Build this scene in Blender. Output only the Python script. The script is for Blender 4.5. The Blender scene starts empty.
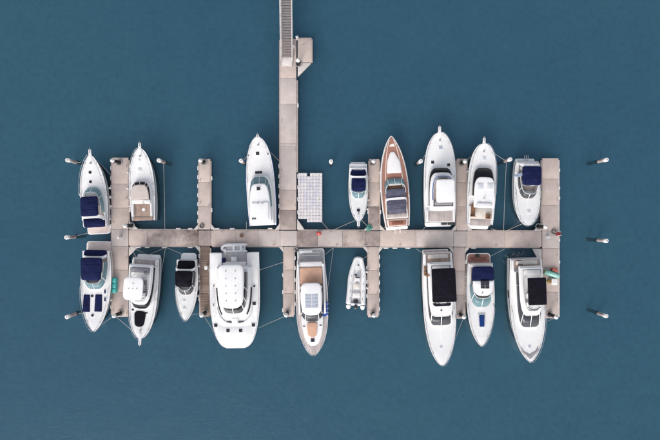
import bpy, math, random
from mathutils import Vector
random.seed(7)
PI = math.pi
R = math.radians
scene = bpy.context.scene
C = scene.collection

# ------------------------------------------------------------------ camera, sky, sun, exposure
H = 70.0                                   # the drone hovers 70 m above the water, looking straight down
M_PX = 0.14                                # metres of water surface per photograph pixel
cam_d = bpy.data.cameras.new('camera')
cam = bpy.data.objects.new('camera', cam_d)
C.objects.link(cam)
cam.location = (0, 0, H)
cam.rotation_euler = (0, 0, 0)
cam_d.sensor_width = 36.0
cam_d.lens = 36.0 * H / (660 * M_PX)
cam_d.clip_start = 1.0
cam_d.clip_end = 6000.0
scene.camera = cam

SUN_EL, SUN_AZ = R(31), R(200)             # azimuth measured clockwise from image-up
world = bpy.data.worlds.new('World')
scene.world = world
world.use_nodes = True
wn, wl = world.node_tree.nodes, world.node_tree.links
sky = wn.new('ShaderNodeTexSky')
sky.sky_type = 'NISHITA'
sky.sun_disc = False
sky.sun_elevation = SUN_EL
sky.sun_rotation = SUN_AZ
sky.air_density = 1.0
sky.dust_density = 4.0
sky.ozone_density = 1.0
hs = wn.new('ShaderNodeHueSaturation')
hs.inputs['Saturation'].default_value = 0.35   # thin overcast: a pale, even sky
wl.new(sky.outputs[0], hs.inputs['Color'])
wl.new(hs.outputs[0], wn['Background'].inputs[0])
wn['Background'].inputs[1].default_value = 0.15

sun_d = bpy.data.lights.new('sun', 'SUN')
sun_d.energy = 0.5
sun_d.angle = R(42)
sun_d.color = (1.0, 0.955, 0.92)
sun = bpy.data.objects.new('sun', sun_d)
C.objects.link(sun)
sd = Vector((math.sin(SUN_AZ) * math.cos(SUN_EL), math.cos(SUN_AZ) * math.cos(SUN_EL), math.sin(SUN_EL)))
sun.rotation_euler = sd.to_track_quat('Z', 'Y').to_euler()
sun.location = sd * 200

vs = scene.view_settings
vs.view_transform = 'Standard'
vs.look = 'None'
vs.gamma = 1.0
vs.exposure = 0.68
vs.use_curve_mapping = False

# ------------------------------------------------------------------ materials
MATS = {}


def mat(name, col, rough=0.5, metal=0.0, var=0.0, vscale=2.0, bump=0.0, bscale=20.0, coat=0.0, col2=None,
        lo=0.35, hi=0.65, detail=9.0):
    if name in MATS:
        return MATS[name]
    m = bpy.data.materials.new(name)
    m.use_nodes = True
    nt = m.node_tree
    p = nt.nodes['Principled BSDF']
    p.inputs['Roughness'].default_value = rough
    p.inputs['Metallic'].default_value = metal
    p.inputs['Coat Weight'].default_value = coat
    p.inputs['Coat Roughness'].default_value = 0.1
    if rough > 0.75:
        p.inputs['Specular IOR Level'].default_value = 0.12
    tc = nt.nodes.new('ShaderNodeTexCoord')
    geo = nt.nodes.new('ShaderNodeNewGeometry')
    if var > 0 or col2:
        n = nt.nodes.new('ShaderNodeTexNoise')
        n.inputs['Scale'].default_value = vscale
        n.inputs['Detail'].default_value = detail
        n.inputs['Roughness'].default_value = 0.62
        nt.links.new(geo.outputs['Position'], n.inputs['Vector'])
        r = nt.nodes.new('ShaderNodeValToRGB')
        c2 = col2 if col2 else tuple(c * (1 - var) for c in col)
        r.color_ramp.elements[0].position = lo
        r.color_ramp.elements[1].position = hi
        r.color_ramp.elements[0].color = (*c2, 1)
        r.color_ramp.elements[1].color = (*col, 1)
        nt.links.new(n.outputs['Fac'], r.inputs[0])
        nt.links.new(r.outputs[0], p.inputs['Base Color'])
    else:
        p.inputs['Base Color'].default_value = (*col, 1)
    if bump > 0:
        n2 = nt.nodes.new('ShaderNodeTexNoise')
        n2.inputs['Scale'].default_value = bscale
        n2.inputs['Detail'].default_value = 4
        nt.links.new(geo.outputs['Position'], n2.inputs['Vector'])
        b = nt.nodes.new('ShaderNodeBump')
        b.inputs['Strength'].default_value = bump
        b.inputs['Distance'].default_value = 0.05 if 'canvas' not in name else 0.22
        nt.links.new(n2.outputs['Fac'], b.inputs['Height'])
        nt.links.new(b.outputs[0], p.inputs['Normal'])
    MATS[name] = m
    return m


def stripes(name, col, col2, pitch, rough=0.6, axis='X', width=0.12, var=0.25):
    """Boards: thin dark caulking lines at a fixed pitch in object space, with tone drifting from board to board."""
    if name in MATS:
        return MATS[name]
    m = bpy.data.materials.new(name)
    m.use_nodes = True
    nt = m.node_tree
    L = nt.links.new
    p = nt.nodes['Principled BSDF']
    p.inputs['Roughness'].default_value = rough
    tc = nt.nodes.new('ShaderNodeTexCoord')
    sep = nt.nodes.new('ShaderNodeSeparateXYZ')
    L(tc.outputs['Object'], sep.inputs[0])
    dv = nt.nodes.new('ShaderNodeMath'); dv.operation = 'DIVIDE'; dv.inputs[1].default_value = pitch
    L(sep.outputs[axis], dv.inputs[0])
    fr = nt.nodes.new('ShaderNodeMath'); fr.operation = 'FRACT'
    L(dv.outputs[0], fr.inputs[0])
    lt = nt.nodes.new('ShaderNodeMath'); lt.operation = 'LESS_THAN'; lt.inputs[1].default_value = width
    L(fr.outputs[0], lt.inputs[0])
    fl = nt.nodes.new('ShaderNodeMath'); fl.operation = 'FLOOR'
    L(dv.outputs[0], fl.inputs[0])
    wn_ = nt.nodes.new('ShaderNodeTexWhiteNoise'); wn_.noise_dimensions = '1D'
    L(fl.outputs[0], wn_.inputs['W'])
    nz = nt.nodes.new('ShaderNodeTexNoise'); nz.inputs['Scale'].default_value = 1.6; nz.inputs['Detail'].default_value = 6
    L(tc.outputs['Object'], nz.inputs['Vector'])
    ad = nt.nodes.new('ShaderNodeMath'); ad.operation = 'ADD'
    L(wn_.outputs['Value'], ad.inputs[0]); L(nz.outputs['Fac'], ad.inputs[1])
    mr = nt.nodes.new('ShaderNodeMapRange')
    mr.inputs['From Min'].default_value = 0.3; mr.inputs['From Max'].default_value = 1.7
    mr.inputs['To Min'].default_value = 1 - var; mr.inputs['To Max'].default_value = 1 + var * 0.5
    L(ad.outputs[0], mr.inputs['Value'])
    mul = nt.nodes.new('ShaderNodeVectorMath'); mul.operation = 'SCALE'
    mul.inputs[0].default_value = col
    L(mr.outputs[0], mul.inputs['Scale'])
    mx = nt.nodes.new('ShaderNodeMix'); mx.data_type = 'RGBA'
    L(lt.outputs[0], mx.inputs['Factor'])
    L(mul.outputs[0], mx.inputs[6])
    mx.inputs[7].default_value = (*col2, 1)
    L(mx.outputs[2], p.inputs['Base Color'])
    MATS[name] = m
    return m


def glass(name, tint, clear, rough=0.04):
    """Tinted acrylic: part clear, part a dark glossy body."""
    m = bpy.data.materials.new(name)
    m.use_nodes = True
    nt = m.node_tree
    p = nt.nodes['Principled BSDF']
    p.inputs['Base Color'].default_value = (*tint, 1)
    p.inputs['Roughness'].default_value = rough
    p.inputs['IOR'].default_value = 1.25 if max(tint) < 0.05 else 1.45
    tr = nt.nodes.new('ShaderNodeBsdfTransparent')
    tr.inputs[0].default_value = (*[min(1, t * 0.8 + 0.45) for t in tint], 1)
    mx = nt.nodes.new('ShaderNodeMixShader')
    mx.inputs[0].default_value = clear
    nt.links.new(p.outputs[0], mx.inputs[1])
    nt.links.new(tr.outputs[0], mx.inputs[2])
    nt.links.new(mx.outputs[0], nt.nodes['Material Output'].inputs[0])
    MATS[name] = m
    return m


mat('gelcoat', (0.81, 0.80, 0.805), 0.28, var=0.06, vscale=0.8, coat=0.3)
mat('gelcoat_cream', (0.77, 0.74, 0.70), 0.3, var=0.07, vscale=0.8, coat=0.3)
mat('gelcoat_grey', (0.60, 0.60, 0.62), 0.35, var=0.1, vscale=1.0)
mat('nonskid', (0.805, 0.797, 0.80), 0.6, var=0.05, vscale=0.6, bump=0.2, bscale=60)
mat('nonskid_sanded', (0.772, 0.765, 0.768), 0.75, var=0.06, vscale=1.2, bump=0.3, bscale=70)
mat('nonskid_beige', (0.55, 0.48, 0.45), 0.7, var=0.18, vscale=2.5, bump=0.2, bscale=60)
mat('nonskid_pink', (0.66, 0.55, 0.52), 0.7, var=0.15, vscale=2.5, bump=0.2, bscale=60)
mat('nonskid_grey', (0.46, 0.44, 0.45), 0.7, var=0.2, vscale=2.5, bump=0.2, bscale=60)
mat('boot_stripe', (0.03, 0.04, 0.08), 0.4)
mat('rubber', (0.035, 0.035, 0.04), 0.6)
mat('navy_canvas', (0.010, 0.015, 0.068), 0.85, var=0.4, vscale=1.6, bump=0.45, bscale=1.5)
mat('black_canvas', (0.008, 0.007, 0.013), 0.85, var=0.35, vscale=1.5, bump=0.45, bscale=1.5)
mat('slate_canvas', (0.115, 0.115, 0.165), 0.85, var=0.25, vscale=1.5, bump=0.45, bscale=1.5)
mat('tan_canvas', (0.56, 0.49, 0.46), 0.85, var=0.12, vscale=1.2, bump=0.15, bscale=3)
mat('tan_cushion', (0.62, 0.38, 0.275), 0.8, var=0.14, vscale=1.5, bump=0.3, bscale=5)
mat('cream_cushion', (0.70, 0.64, 0.58), 0.7, var=0.1, vscale=2, bump=0.3, bscale=5)
mat('grey_cushion', (0.30, 0.29, 0.31), 0.8, var=0.2, vscale=2, bump=0.3, bscale=5)
mat('white_cushion', (0.76, 0.74, 0.74), 0.6, var=0.08, vscale=2, bump=0.3, bscale=5)
mat('bluecloth', (0.035, 0.10, 0.42), 0.8, var=0.25, vscale=3, bump=0.4, bscale=5)
mat('royal_canvas', (0.012, 0.045, 0.19), 0.85, var=0.25, vscale=3, bump=0.4, bscale=5)
mat('steel', (0.62, 0.62, 0.64), 0.22, metal=0.9)
mat('dull_metal', (0.42, 0.41, 0.42), 0.5, metal=0.5)
mat('varnish', (0.24, 0.085, 0.05), 0.3, var=0.3, vscale=4, coat=0.4)
mat('brown_wood', (0.30, 0.155, 0.08), 0.6, var=0.35, vscale=3)
mat('hypalon', (0.72, 0.72, 0.73), 0.5, var=0.08, vscale=1.5)
mat('engine_black', (0.02, 0.02, 0.025), 0.25, coat=0.4)
mat('concrete', (0.56, 0.465, 0.425), 0.85, var=0.20, vscale=0.9, bump=0.3, bscale=14, lo=0.30, hi=0.66)
mat('concrete_pale', (0.56, 0.49, 0.46), 0.85, var=0.20, vscale=0.9, bump=0.3, bscale=14, lo=0.3, hi=0.66)
mat('concrete_stained', (0.50, 0.42, 0.385), 0.85, vscale=0.42, bump=0.3, bscale=14, col2=(0.17, 0.125, 0.11), lo=0.36, hi=0.62, detail=9)
mat('concrete_dark', (0.44, 0.37, 0.345), 0.85, vscale=0.7, bump=0.3, bscale=14, col2=(0.23, 0.18, 0.165), lo=0.32, hi=0.68, detail=9)
mat('weed_and_reflection', (0.012, 0.016, 0.016), 0.9, var=0.4, vscale=2)  # near-black pile growth; also painted as the dark reflections beside hulls and floats
mat('float_body', (0.16, 0.15, 0.145), 0.8, var=0.4, vscale=1.5)
mat('whaler', (0.46, 0.38, 0.35), 0.8, var=0.25, vscale=2.0)
mat('gusset', (0.60, 0.55, 0.52), 0.75, var=0.18, vscale=1.6)
mat('fender_white', (0.72, 0.70, 0.69), 0.5, var=0.15, vscale=3)
mat('pile_concrete', (0.40, 0.335, 0.325), 0.85, vscale=1.6, bump=0.4, bscale=8, col2=(0.22, 0.19, 0.19), lo=0.3, hi=0.6)
mat('pile_black', (0.016, 0.013, 0.014), 0.75, var=0.4, vscale=3)
mat('pile_cap', (0.80, 0.78, 0.77), 0.45, var=0.12, vscale=3)
mat('float_plastic', (0.68, 0.65, 0.66), 0.55, var=0.10, vscale=1.5)
mat('float_plastic_blue', (0.60, 0.59, 0.655), 0.55, var=0.12, vscale=1.5)
mat('turquoise', (0.055, 0.42, 0.40), 0.5, var=0.15, vscale=3)
mat('aqua', (0.34, 0.68, 0.60), 0.5, var=0.15, vscale=3)
mat('teal_green', (0.09, 0.36, 0.29), 0.6, var=0.3, vscale=5)
mat('red_paint', (0.55, 0.045, 0.04), 0.45, var=0.2, vscale=4)
mat('coral', (0.80, 0.20, 0.15), 0.55, var=0.15, vscale=4)
mat('dark_red', (0.25, 0.03, 0.035), 0.6, var=0.2, vscale=4)
mat('yellow_ochre', (0.50, 0.33, 0.08), 0.6, var=0.2, vscale=4)
mat('rope', (0.62, 0.58, 0.54), 0.9)
mat('rope_dark', (0.14, 0.13, 0.13), 0.9)
mat('tread', (0.24, 0.205, 0.20), 0.75, var=0.3, vscale=2.5)
mat('gangway_white', (0.62, 0.58, 0.57), 0.5, var=0.15, vscale=2)
mat('paint_white', (0.80, 0.79, 0.78), 0.45, var=0.08, vscale=3)
stripes('teak', (0.36, 0.255, 0.205), (0.10, 0.075, 0.065), 0.11)
stripes('teak_red', (0.36, 0.155, 0.11), (0.30, 0.21, 0.18), 0.12, width=0.16)
stripes('teak_pale', (0.52, 0.40, 0.33), (0.24, 0.18, 0.15), 0.11)
stripes('teak_grey', (0.48, 0.42, 0.40), (0.26, 0.23, 0.22), 0.11)
stripes('teak_silver', (0.56, 0.49, 0.47), (0.34, 0.29, 0.28), 0.11)
stripes('timber_deck', (0.235, 0.165, 0.13), (0.06, 0.045, 0.04), 0.15, axis='Y', width=0.1, var=0.4)
glass('glass_teal', (0.24, 0.38, 0.42), 0.55)
glass('glass_smoke', (0.012, 0.013, 0.018), 0.06)
glass('glass_grey', (0.065, 0.07, 0.085), 0.25)
glass('pane_dark', (0.035, 0.035, 0.045), 0.0)
glass('pane_grey', (0.40, 0.43, 0.50), 0.0)
glass('pane_light', (0.55, 0.57, 0.60), 0.0)


def water_mat():
    m = bpy.data.materials.new('water')
    m.use_nodes = True
    nt = m.node_tree
    L = nt.links.new
    nt.nodes.remove(nt.nodes['Principled BSDF'])
    geo = nt.nodes.new('ShaderNodeNewGeometry')
    n = nt.nodes.new('ShaderNodeTexNoise')
    n.inputs['Scale'].default_value = 0.022
    n.inputs['Detail'].default_value = 3
    L(geo.outputs['Position'], n.inputs['Vector'])
    r = nt.nodes.new('ShaderNodeValToRGB')
    r.color_ramp.elements[0].position = 0.3
    r.color_ramp.elements[1].position = 0.7
    r.color_ramp.elements[0].color = (0.034, 0.112, 0.186, 1)
    r.color_ramp.elements[1].color = (0.048, 0.146, 0.196, 1)
    L(n.outputs['Fac'], r.inputs[0])
    n3 = nt.nodes.new('ShaderNodeTexNoise')
    n3.inputs['Scale'].default_value = 1.6
    n3.inputs['Detail'].default_value = 8
    n3.inputs['Roughness'].default_value = 0.7
    L(geo.outputs['Position'], n3.inputs['Vector'])
    m3 = nt.nodes.new('ShaderNodeMapRange')
    m3.inputs['From Min'].default_value = 0.3
    m3.inputs['From Max'].default_value = 0.7
    m3.inputs['To Min'].default_value = 0.66
    m3.inputs['To Max'].default_value = 1.34
    L(n3.outputs['Fac'], m3.inputs['Value'])
    sc = nt.nodes.new('ShaderNodeVectorMath')
    sc.operation = 'SCALE'
    L(r.outputs[0], sc.inputs[0])
    L(m3.outputs[0], sc.inputs['Scale'])
    # murky but not opaque: part of the light is turned back near the surface, the rest reaches the bed
    murk = nt.nodes.new('ShaderNodeBsdfDiffuse')
    L(sc.outputs[0], murk.inputs['Color'])
    clear = nt.nodes.new('ShaderNodeBsdfTransparent')
    body = nt.nodes.new('ShaderNodeMixShader')
    body.inputs[0].default_value = 0.75
    L(murk.outputs[0], body.inputs[1])
    L(clear.outputs[0], body.inputs[2])
    gl = nt.nodes.new('ShaderNodeBsdfGlossy')
    gl.inputs['Roughness'].default_value = 0.05
    fr = nt.nodes.new('ShaderNodeFresnel')
    fr.inputs['IOR'].default_value = 1.36
    p = nt.nodes.new('ShaderNodeMixShader')
    L(fr.outputs[0], p.inputs[0])
    L(body.outputs[0], p.inputs[1])
    L(gl.outputs[0], p.inputs[2])
    L(p.outputs[0], nt.nodes['Material Output'].inputs[0])
    # wind ripples: two sizes, both very low
    n1 = nt.nodes.new('ShaderNodeTexNoise')
    n1.inputs['Scale'].default_value = 1.5
    n1.inputs['Detail'].default_value = 5
    n1.inputs['Roughness'].default_value = 0.6
    n2 = nt.nodes.new('ShaderNodeTexNoise')
    n2.inputs['Scale'].default_value = 0.22
    n2.inputs['Detail'].default_value = 3
    mp = nt.nodes.new('ShaderNodeMapping')
    mp.inputs['Rotation'].default_value = (0, 0, R(28))
    mp.inputs['Scale'].default_value = (1.0, 1.9, 1.0)
    L(geo.outputs['Position'], mp.inputs['Vector'])
    L(mp.outputs[0], n1.inputs['Vector'])
    L(mp.outputs[0], n2.inputs['Vector'])
    b1 = nt.nodes.new('ShaderNodeBump')
    b1.inputs['Strength'].default_value = 0.9
    b1.inputs['Distance'].default_value = 0.05
    b2 = nt.nodes.new('ShaderNodeBump')
    b2.inputs['Strength'].default_value = 0.35
    b2.inputs['Distance'].default_value = 0.10
    L(n2.outputs['Fac'], b2.inputs['Height'])
    L(n1.outputs['Fac'], b1.inputs['Height'])
    L(b2.outputs[0], b1.inputs['Normal'])
    L(b1.outputs[0], gl.inputs['Normal'])
    L(b1.outputs[0], fr.inputs['Normal'])
    MATS['water'] = m
    return m


water_mat()


# ------------------------------------------------------------------ geometry helpers
def k(z):
    return M_PX * (H - z) / H


def W(px, py, z=0.0):
    """A spot seen at photograph pixel (px, py) that lies z metres above the water -> metres."""
    return Vector(((px - 330) * k(z), (220 - py) * k(z)))


def tagset(o, label=None, cat=None, group=None, kind=None):
    if label: o['label'] = label
    if cat: o['category'] = cat
    if group: o['group'] = group
    if kind: o['kind'] = kind
    return o


def empty(name, loc, rz=0.0):
    o = bpy.data.objects.new(name, None)
    o.empty_display_size = 0.5
    o.location = loc
    o.rotation_euler = (0, 0, rz)
    C.objects.link(o)
    return o


class MB:
    def __init__(s):
        s.v, s.f = [], []

    def add(s, vf):
        o = len(s.v)
        s.v += [tuple(p) for p in vf[0]]
        s.f += [tuple(i + o for i in f) for f in vf[1]]
        return s

    def build(s, name, m, parent=None, smooth=38, loc=None):
        me = bpy.data.meshes.new(name)
        me.from_pydata(s.v, [], s.f)
        me.update()
        if smooth:
            me.shade_smooth()
            me.set_sharp_from_angle(angle=R(smooth))
        me.materials.append(MATS[m] if isinstance(m, str) else m)
        o = bpy.data.objects.new(name, me)
        C.objects.link(o)
        if parent is not None:
            o.parent = parent
        if loc is not None:
            o.location = loc
        return o


def area2(p):
    return sum(p[i][0] * p[(i + 1) % len(p)][1] - p[(i + 1) % len(p)][0] * p[i][1] for i in range(len(p)))


def ccw(p):
    return list(p) if area2(p) > 0 else list(reversed(p))


def rpoly(pts, r, n=4):
    """Round the corners of a polygon; r is one radius or a list."""
    out = []
    N = len(pts)
    rs = r if isinstance(r, (list, tuple)) else [r] * N
    for i in range(N):
        a, b, c = Vector(pts[i - 1]), Vector(pts[i]), Vector(pts[(i + 1) % N])
        u, w = (a - b), (c - b)
        d = min(rs[i], u.length * 0.45, w.length * 0.45)
        if d < 1e-3:
            out.append((b.x, b.y))
            continue
        p0, p1 = b + u.normalized() * d, b + w.normalized() * d
        for j in range(n + 1):
            t = j / n
            q = p0 * (1 - t) ** 2 + b * 2 * t * (1 - t) + p1 * t ** 2
            out.append((q.x, q.y))
    return out


def offset(pts, d):
    """Move a counter-clockwise outline inward by d."""
    N = len(pts)
    out = []
    for i in range(N):
        a, b, c = Vector(pts[i - 1]), Vector(pts[i]), Vector(pts[(i + 1) % N])
        e1, e2 = (b - a), (c - b)
        if e1.length < 1e-6: e1 = e2
        if e2.length < 1e-6: e2 = e1
        n1 = Vector((-e1.y, e1.x)).normalized()
        n2 = Vector((-e2.y, e2.x)).normalized()
        nn = n1 + n2
        if nn.length < 1e-6:
            nn = n1.copy()
        nn.normalize()
        s = d / max(0.5, nn.dot(n1))
        out.append((b.x + nn.x * s, b.y + nn.y * s))
    return out


def slab(pts, z0, z1, bev=0.04, flare=0.0, dome=0.0, zf=None):
    """A solid on an outline, its top edge rounded, its sides battered by flare and its top crowned by dome."""
    pts = ccw(pts)
    zf = zf or (lambda x, y: 0.0)
    bev = min(bev, (z1 - z0) * 0.45)
    rings = [(offset(pts, -flare) if flare else pts, z0)]
    rings += [(pts, z1 - bev), (offset(pts, bev * 0.3), z1 - bev * 0.3), (offset(pts, bev), z1)]
    cx = sum(p[0] for p in pts) / len(pts)
    cy = sum(p[1] for p in pts) / len(pts)
    top = rings[-1][0]
    if dome:
        for f in (0.86, 0.6, 0.3):
            rings.append(([(cx + (x - cx) * f, cy + (y - cy) * f) for x, y in top], z1 + dome * (1 - f * f)))
    v, f = [], []
    N = len(pts)
    for ring, z in rings:
        v += [(x, y, z + (zf(x, y))) for x, y in ring]
    for r in range(len(rings) - 1):
        for i in range(N):
            j = (i + 1) % N
            f.append((r * N + i, r * N + j, (r + 1) * N + j, (r + 1) * N + i))
    f.append(tuple(range(N - 1, -1, -1)))
    last = (len(rings) - 1) * N
    if dome:
        v.append((cx, cy, z1 + dome + zf(cx, cy)))
        for i in range(N):
            f.append((last + i, last + (i + 1) % N, len(v) - 1))
    else:
        f.append(tuple(range(last, last + N)))
    return v, f


def ring(outer, inner, z0, z1, zf=None):
    """A wall between two outlines with the same number of points."""
    zf = zf or (lambda x, y: 0.0)
    N = len(outer)
    v = [(x, y, z0 + zf(x, y)) for x, y in outer] + [(x, y, z1 + zf(x, y)) for x, y in outer] + \
        [(x, y, z1 + zf(x, y)) for x, y in inner] + [(x, y, z0 + zf(x, y)) for x, y in inner]
    f = []
    for i in range(N):
        j = (i + 1) % N
        for a in range(4):
            b = (a + 1) % 4
            f.append((a * N + i, a * N + j, b * N + j, b * N + i))
    return v, f


def tube(path, r, n=6, closed=False):
    path = [Vector(p) for p in path]
    v, f = [], []
    N = len(path)
    for i, p in enumerate(path):
        a = path[i - 1] if (i > 0 or closed) else p
        b = path[(i + 1) % N] if (i < N - 1 or closed) else p
        t = (b - a)
        t = t.normalized() if t.length > 1e-9 else Vector((0, 0, 1))
        up = Vector((0, 0, 1)) if abs(t.z) < 0.9 else Vector((0, 1, 0))
        s = t.cross(up).normalized()
        u = s.cross(t).normalized()
        rr = r[i] if isinstance(r, (list, tuple)) else r
        for j in range(n):
            an = 2 * PI * j / n
            q = p + s * (math.cos(an) * rr) + u * (math.sin(an) * rr)
            v.append(tuple(q))
    M = N if closed else N - 1
    for i in range(M):
        for j in range(n):
            a, b = i * n + j, i * n + (j + 1) % n
            c, d = ((i + 1) % N) * n + (j + 1) % n, ((i + 1) % N) * n + j
            f.append((a, b, c, d))
    if not closed:
        f.append(tuple(range(n - 1, -1, -1)))
        f.append(tuple(range((N - 1) * n, N * n)))
    return v, f


def lathe(prof, n=14, cx=0, cy=0):
    v, f = [], []
    for r, z in prof:
        for j in range(n):
            a = 2 * PI * j / n
            v.append((cx + r * math.cos(a), cy + r * math.sin(a), z))
    for i in range(len(prof) - 1):
        for j in range(n):
            f.append((i * n + j, i * n + (j + 1) % n, (i + 1) * n + (j + 1) % n, (i + 1) * n + j))
    f.append(tuple(range(n - 1, -1, -1)))
    f.append(tuple(range((len(prof) - 1) * n, len(prof) * n)))
    return v, f


def boxv(x0, x1, y0, y1, z0, z1):
    return slab([(x0, y0), (x1, y0), (x1, y1), (x0, y1)], z0, z1, bev=min(0.03, (x1 - x0) * 0.2, (y1 - y0) * 0.2))


def circ(cx, cy, r, n=16):
    return [(cx + r * math.cos(2 * PI * i / n), cy + r * math.sin(2 * PI * i / n)) for i in range(n)]


def band(path, hwid, hthick):
    """A flat bar swept along a path in the cross-section plane (x, z), wide in y."""
    v, f = [], []
    N = len(path)
    for i, (x, y, z) in enumerate(path):
        a, b = path[max(0, i - 1)], path[min(N - 1, i + 1)]
        t = Vector((b[0] - a[0], 0, b[2] - a[2])).normalized()
        nx, nz = -t.z, t.x
        for sy, sn in ((-1, -1), (1, -1), (1, 1), (-1, 1)):
            v.append((x + nx * hthick * sn, y + hwid * sy, z + nz * hthick * sn))
    for i in range(N - 1):
        for j in range(4):
            f.append((i * 4 + j, i * 4 + (j + 1) % 4, (i + 1) * 4 + (j + 1) % 4, (i + 1) * 4 + j))
    f.append((0, 1, 2, 3))
    f.append(tuple((N - 1) * 4 + j for j in (3, 2, 1, 0)))
    return v, f


# ------------------------------------------------------------------ boats
class Boat:
    def __init__(s, name, label, cat, stern, bow, beam, zs, zb, ws=0.86, s0=0.34, p=2.8, q=0.64, group=None, flare=0.22):
        s.zs, s.zb, s.ws, s.s0, s.p, s.q, s.flare = zs, zb, ws, s0, p, q, flare
        S, Bw = W(*stern, zs), W(*bow, zb)
        d = Bw - S
        s.L = d.length
        s.dir = d.normalized()
        s.mid = (S + Bw) / 2
        s.ang = math.atan2(d.y, d.x) - PI / 2
        s.hb = beam / 2 * k(zs)
        s.root = empty(name, (s.mid.x, s.mid.y, 0), s.ang)
        tagset(s.root, label, cat, group)

    def loc(s, px, py, z):
        p = W(px, py, z) - s.mid
        c, n = math.cos(-s.ang), math.sin(-s.ang)
        return (p.x * c - p.y * n, p.x * n + p.y * c)

    def y(s, py, z):
        Y = (220 - py) * k(z)
        return (Y - s.mid.y) / s.dir.y

    def hw(s, y):
        t = min(1, max(0, (y + s.L / 2) / s.L))
        if t < s.s0:
            w = s.ws + (1 - s.ws) * math.sin(t / s.s0 * PI / 2)
        else:
            w = max(0.0, 1 - ((t - s.s0) / (1 - s.s0)) ** s.p) ** s.q
        return max(w, 0.045) * s.hb

    def zsh(s, y):
        t = min(1, max(0, (y + s.L / 2) / s.L))
        return s.zs + (s.zb - s.zs) * t ** 1.7

    def zd(s, x, y):
        w = s.hw(y)
        return s.zsh(y) - 0.05 + 0.09 * (1 - min(1, (x / w) ** 2))

    def part(s, name, vf, m, parent=None, smooth=38):
        return MB().add(vf).build(name, m, parent or s.root, smooth)

    # -- hull, deck, rails
    def hull(s, m='gelcoat', deckm='nonskid', stripe='boot_stripe', rub='rubber'):
        N = 34
        rows, wets = [], []
        for i in range(N):
            t = i / (N - 1)
            t = t ** 0.92
            y = -s.L / 2 + s.L * t
            w, z = s.hw(y), s.zsh(y)
            wl = w * (0.93 - s.flare * t ** 2.2)
            rk = 0.085 * s.L * t ** 4
            prof = [(w - 0.13, z + 0.0, 0), (w - 0.03, z + 0.03, 0), (w, z, 0), (w - 0.01, z - 0.10, 0.02),
                    (w * 0.55 + wl * 0.45, z * 0.55, 0.4), (wl, 0.16, 0.85), (wl * 0.985, -0.04, 1.0)]
            prof = [(max(a, 0.0), b, c) for a, b, c in prof]
            r = [(-a, y - rk * c, b) for a, b, c in prof] + [(a, y - rk * c, b) for a, b, c in reversed(prof)]
            rows.append(r)
            wet = [(wl * 0.985, -0.04, 1.0), (wl * 0.975, -1.15, 1.1), (wl * 0.7, -1.6, 1.2), (0.02, -1.8, 1.3)]  # sides deepened to stand in for the topsides' dark reflection
            wets.append([(-a, y - rk * c, b) for a, b, c in wet] + [(a, y - rk * c, b) for a, b, c in reversed(wet)])
        n = len(rows[0])
        v = [p for r in rows for p in r]
        f = []
        for i in range(N - 1):
            for j in range(n - 1):
                f.append((i * n + j, (i + 1) * n + j, (i + 1) * n + j + 1, i * n + j + 1))
        f.append(tuple(range(1, n - 1)))
        f.append(tuple((N - 1) * n + j for j in range(n - 2, 0, -1)))
        hull = s.part('hull', (v, f), m, smooth=50)
        n = len(wets[0])
        f = [(i * n + j, (i + 1) * n + j, (i + 1) * n + j + 1, i * n + j + 1) for i in range(N - 1) for j in range(n - 1)]
        f += [tuple(range(n)), tuple((N - 1) * n + j for j in range(n - 1, -1, -1))]
        s.part('bottom', ([p for r in wets for p in r], f), 'weed_and_reflection', hull, smooth=50)  # coloured near-black to imitate the reflection beside the hull
        # antifouling line just above the water, 8 mm proud of the topsides
        for sg in (-1, 1):
            pth = []
            for i in range(0, N):
                a, b = rows[i][5], rows[i][6]
                pth.append((a, b))
            vv, ff = [], []
            for (a, b) in pth:
                q = (abs(a[0]) + 0.008) * sg, a[1], 0.17
                w_ = (abs(b[0]) + 0.008) * sg, b[1], -0.04
                vv += [q, w_]
            for i in range(len(pth) - 1):
                q = (2 * i, 2 * i + 1, 2 * i + 3, 2 * i + 2)
                ff.append(q if sg < 0 else q[::-1])
            s.part('boot_stripe', (vv, ff), stripe, hull)
            pr = [(sg * (s.hw(-s.L / 2 + s.L * i / 30) + 0.015), -s.L / 2 + s.L * i / 30, s.zsh(-s.L / 2 + s.L * i / 30) - 0.12) for i in range(31)]
            s.part('rub_rail', tube(pr, 0.035, 5), rub, hull)
        # deck
        v, f = [], []
        ND, MD = 30, 9
        for i in range(ND):
            y = -s.L / 2 + 0.03 + (s.L - 0.2) * i / (ND - 1)
            w = max(0.02, s.hw(y) - 0.12)
            for j in range(MD):
                x = -w + 2 * w * j / (MD - 1)
                v.append((x, y, s.zd(x * 0.97, y) + (0.0 if 0 < j < MD - 1 else -0.02)))
        for i in range(ND - 1):
            for j in range(MD - 1):
                f.append((i * MD + j, i * MD + j + 1, (i + 1) * MD + j + 1, (i + 1) * MD + j))
        s.deck = s.part('deck', (v, f), deckm, smooth=50)
        if deckm == 'nonskid':                   # sanded walking areas moulded either side of the foredeck
            for sg in (-1, 1):
                vv, ff = [], []
                for i in range(19):
                    y = -s.L / 2 + s.L * (0.08 + 0.82 * i / 18)
                    w = s.hw(y)
                    for q in range(5):
                        x = 0.10 + (max(0.12, w - 0.34) - 0.10) * q / 4
                        vv.append((sg * x, y, s.zd(x, y) + 0.008))
                for i in range(18):
                    for q in range(4):
                        t4 = (i * 5 + q, i * 5 + q + 1, (i + 1) * 5 + q + 1, (i + 1) * 5 + q)
                        ff.append(t4 if sg > 0 else t4[::-1])
                s.part('walking_surface', (vv, ff), 'nonskid_sanded', s.deck, smooth=50)
        s.hullo = hull
        return hull

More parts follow.
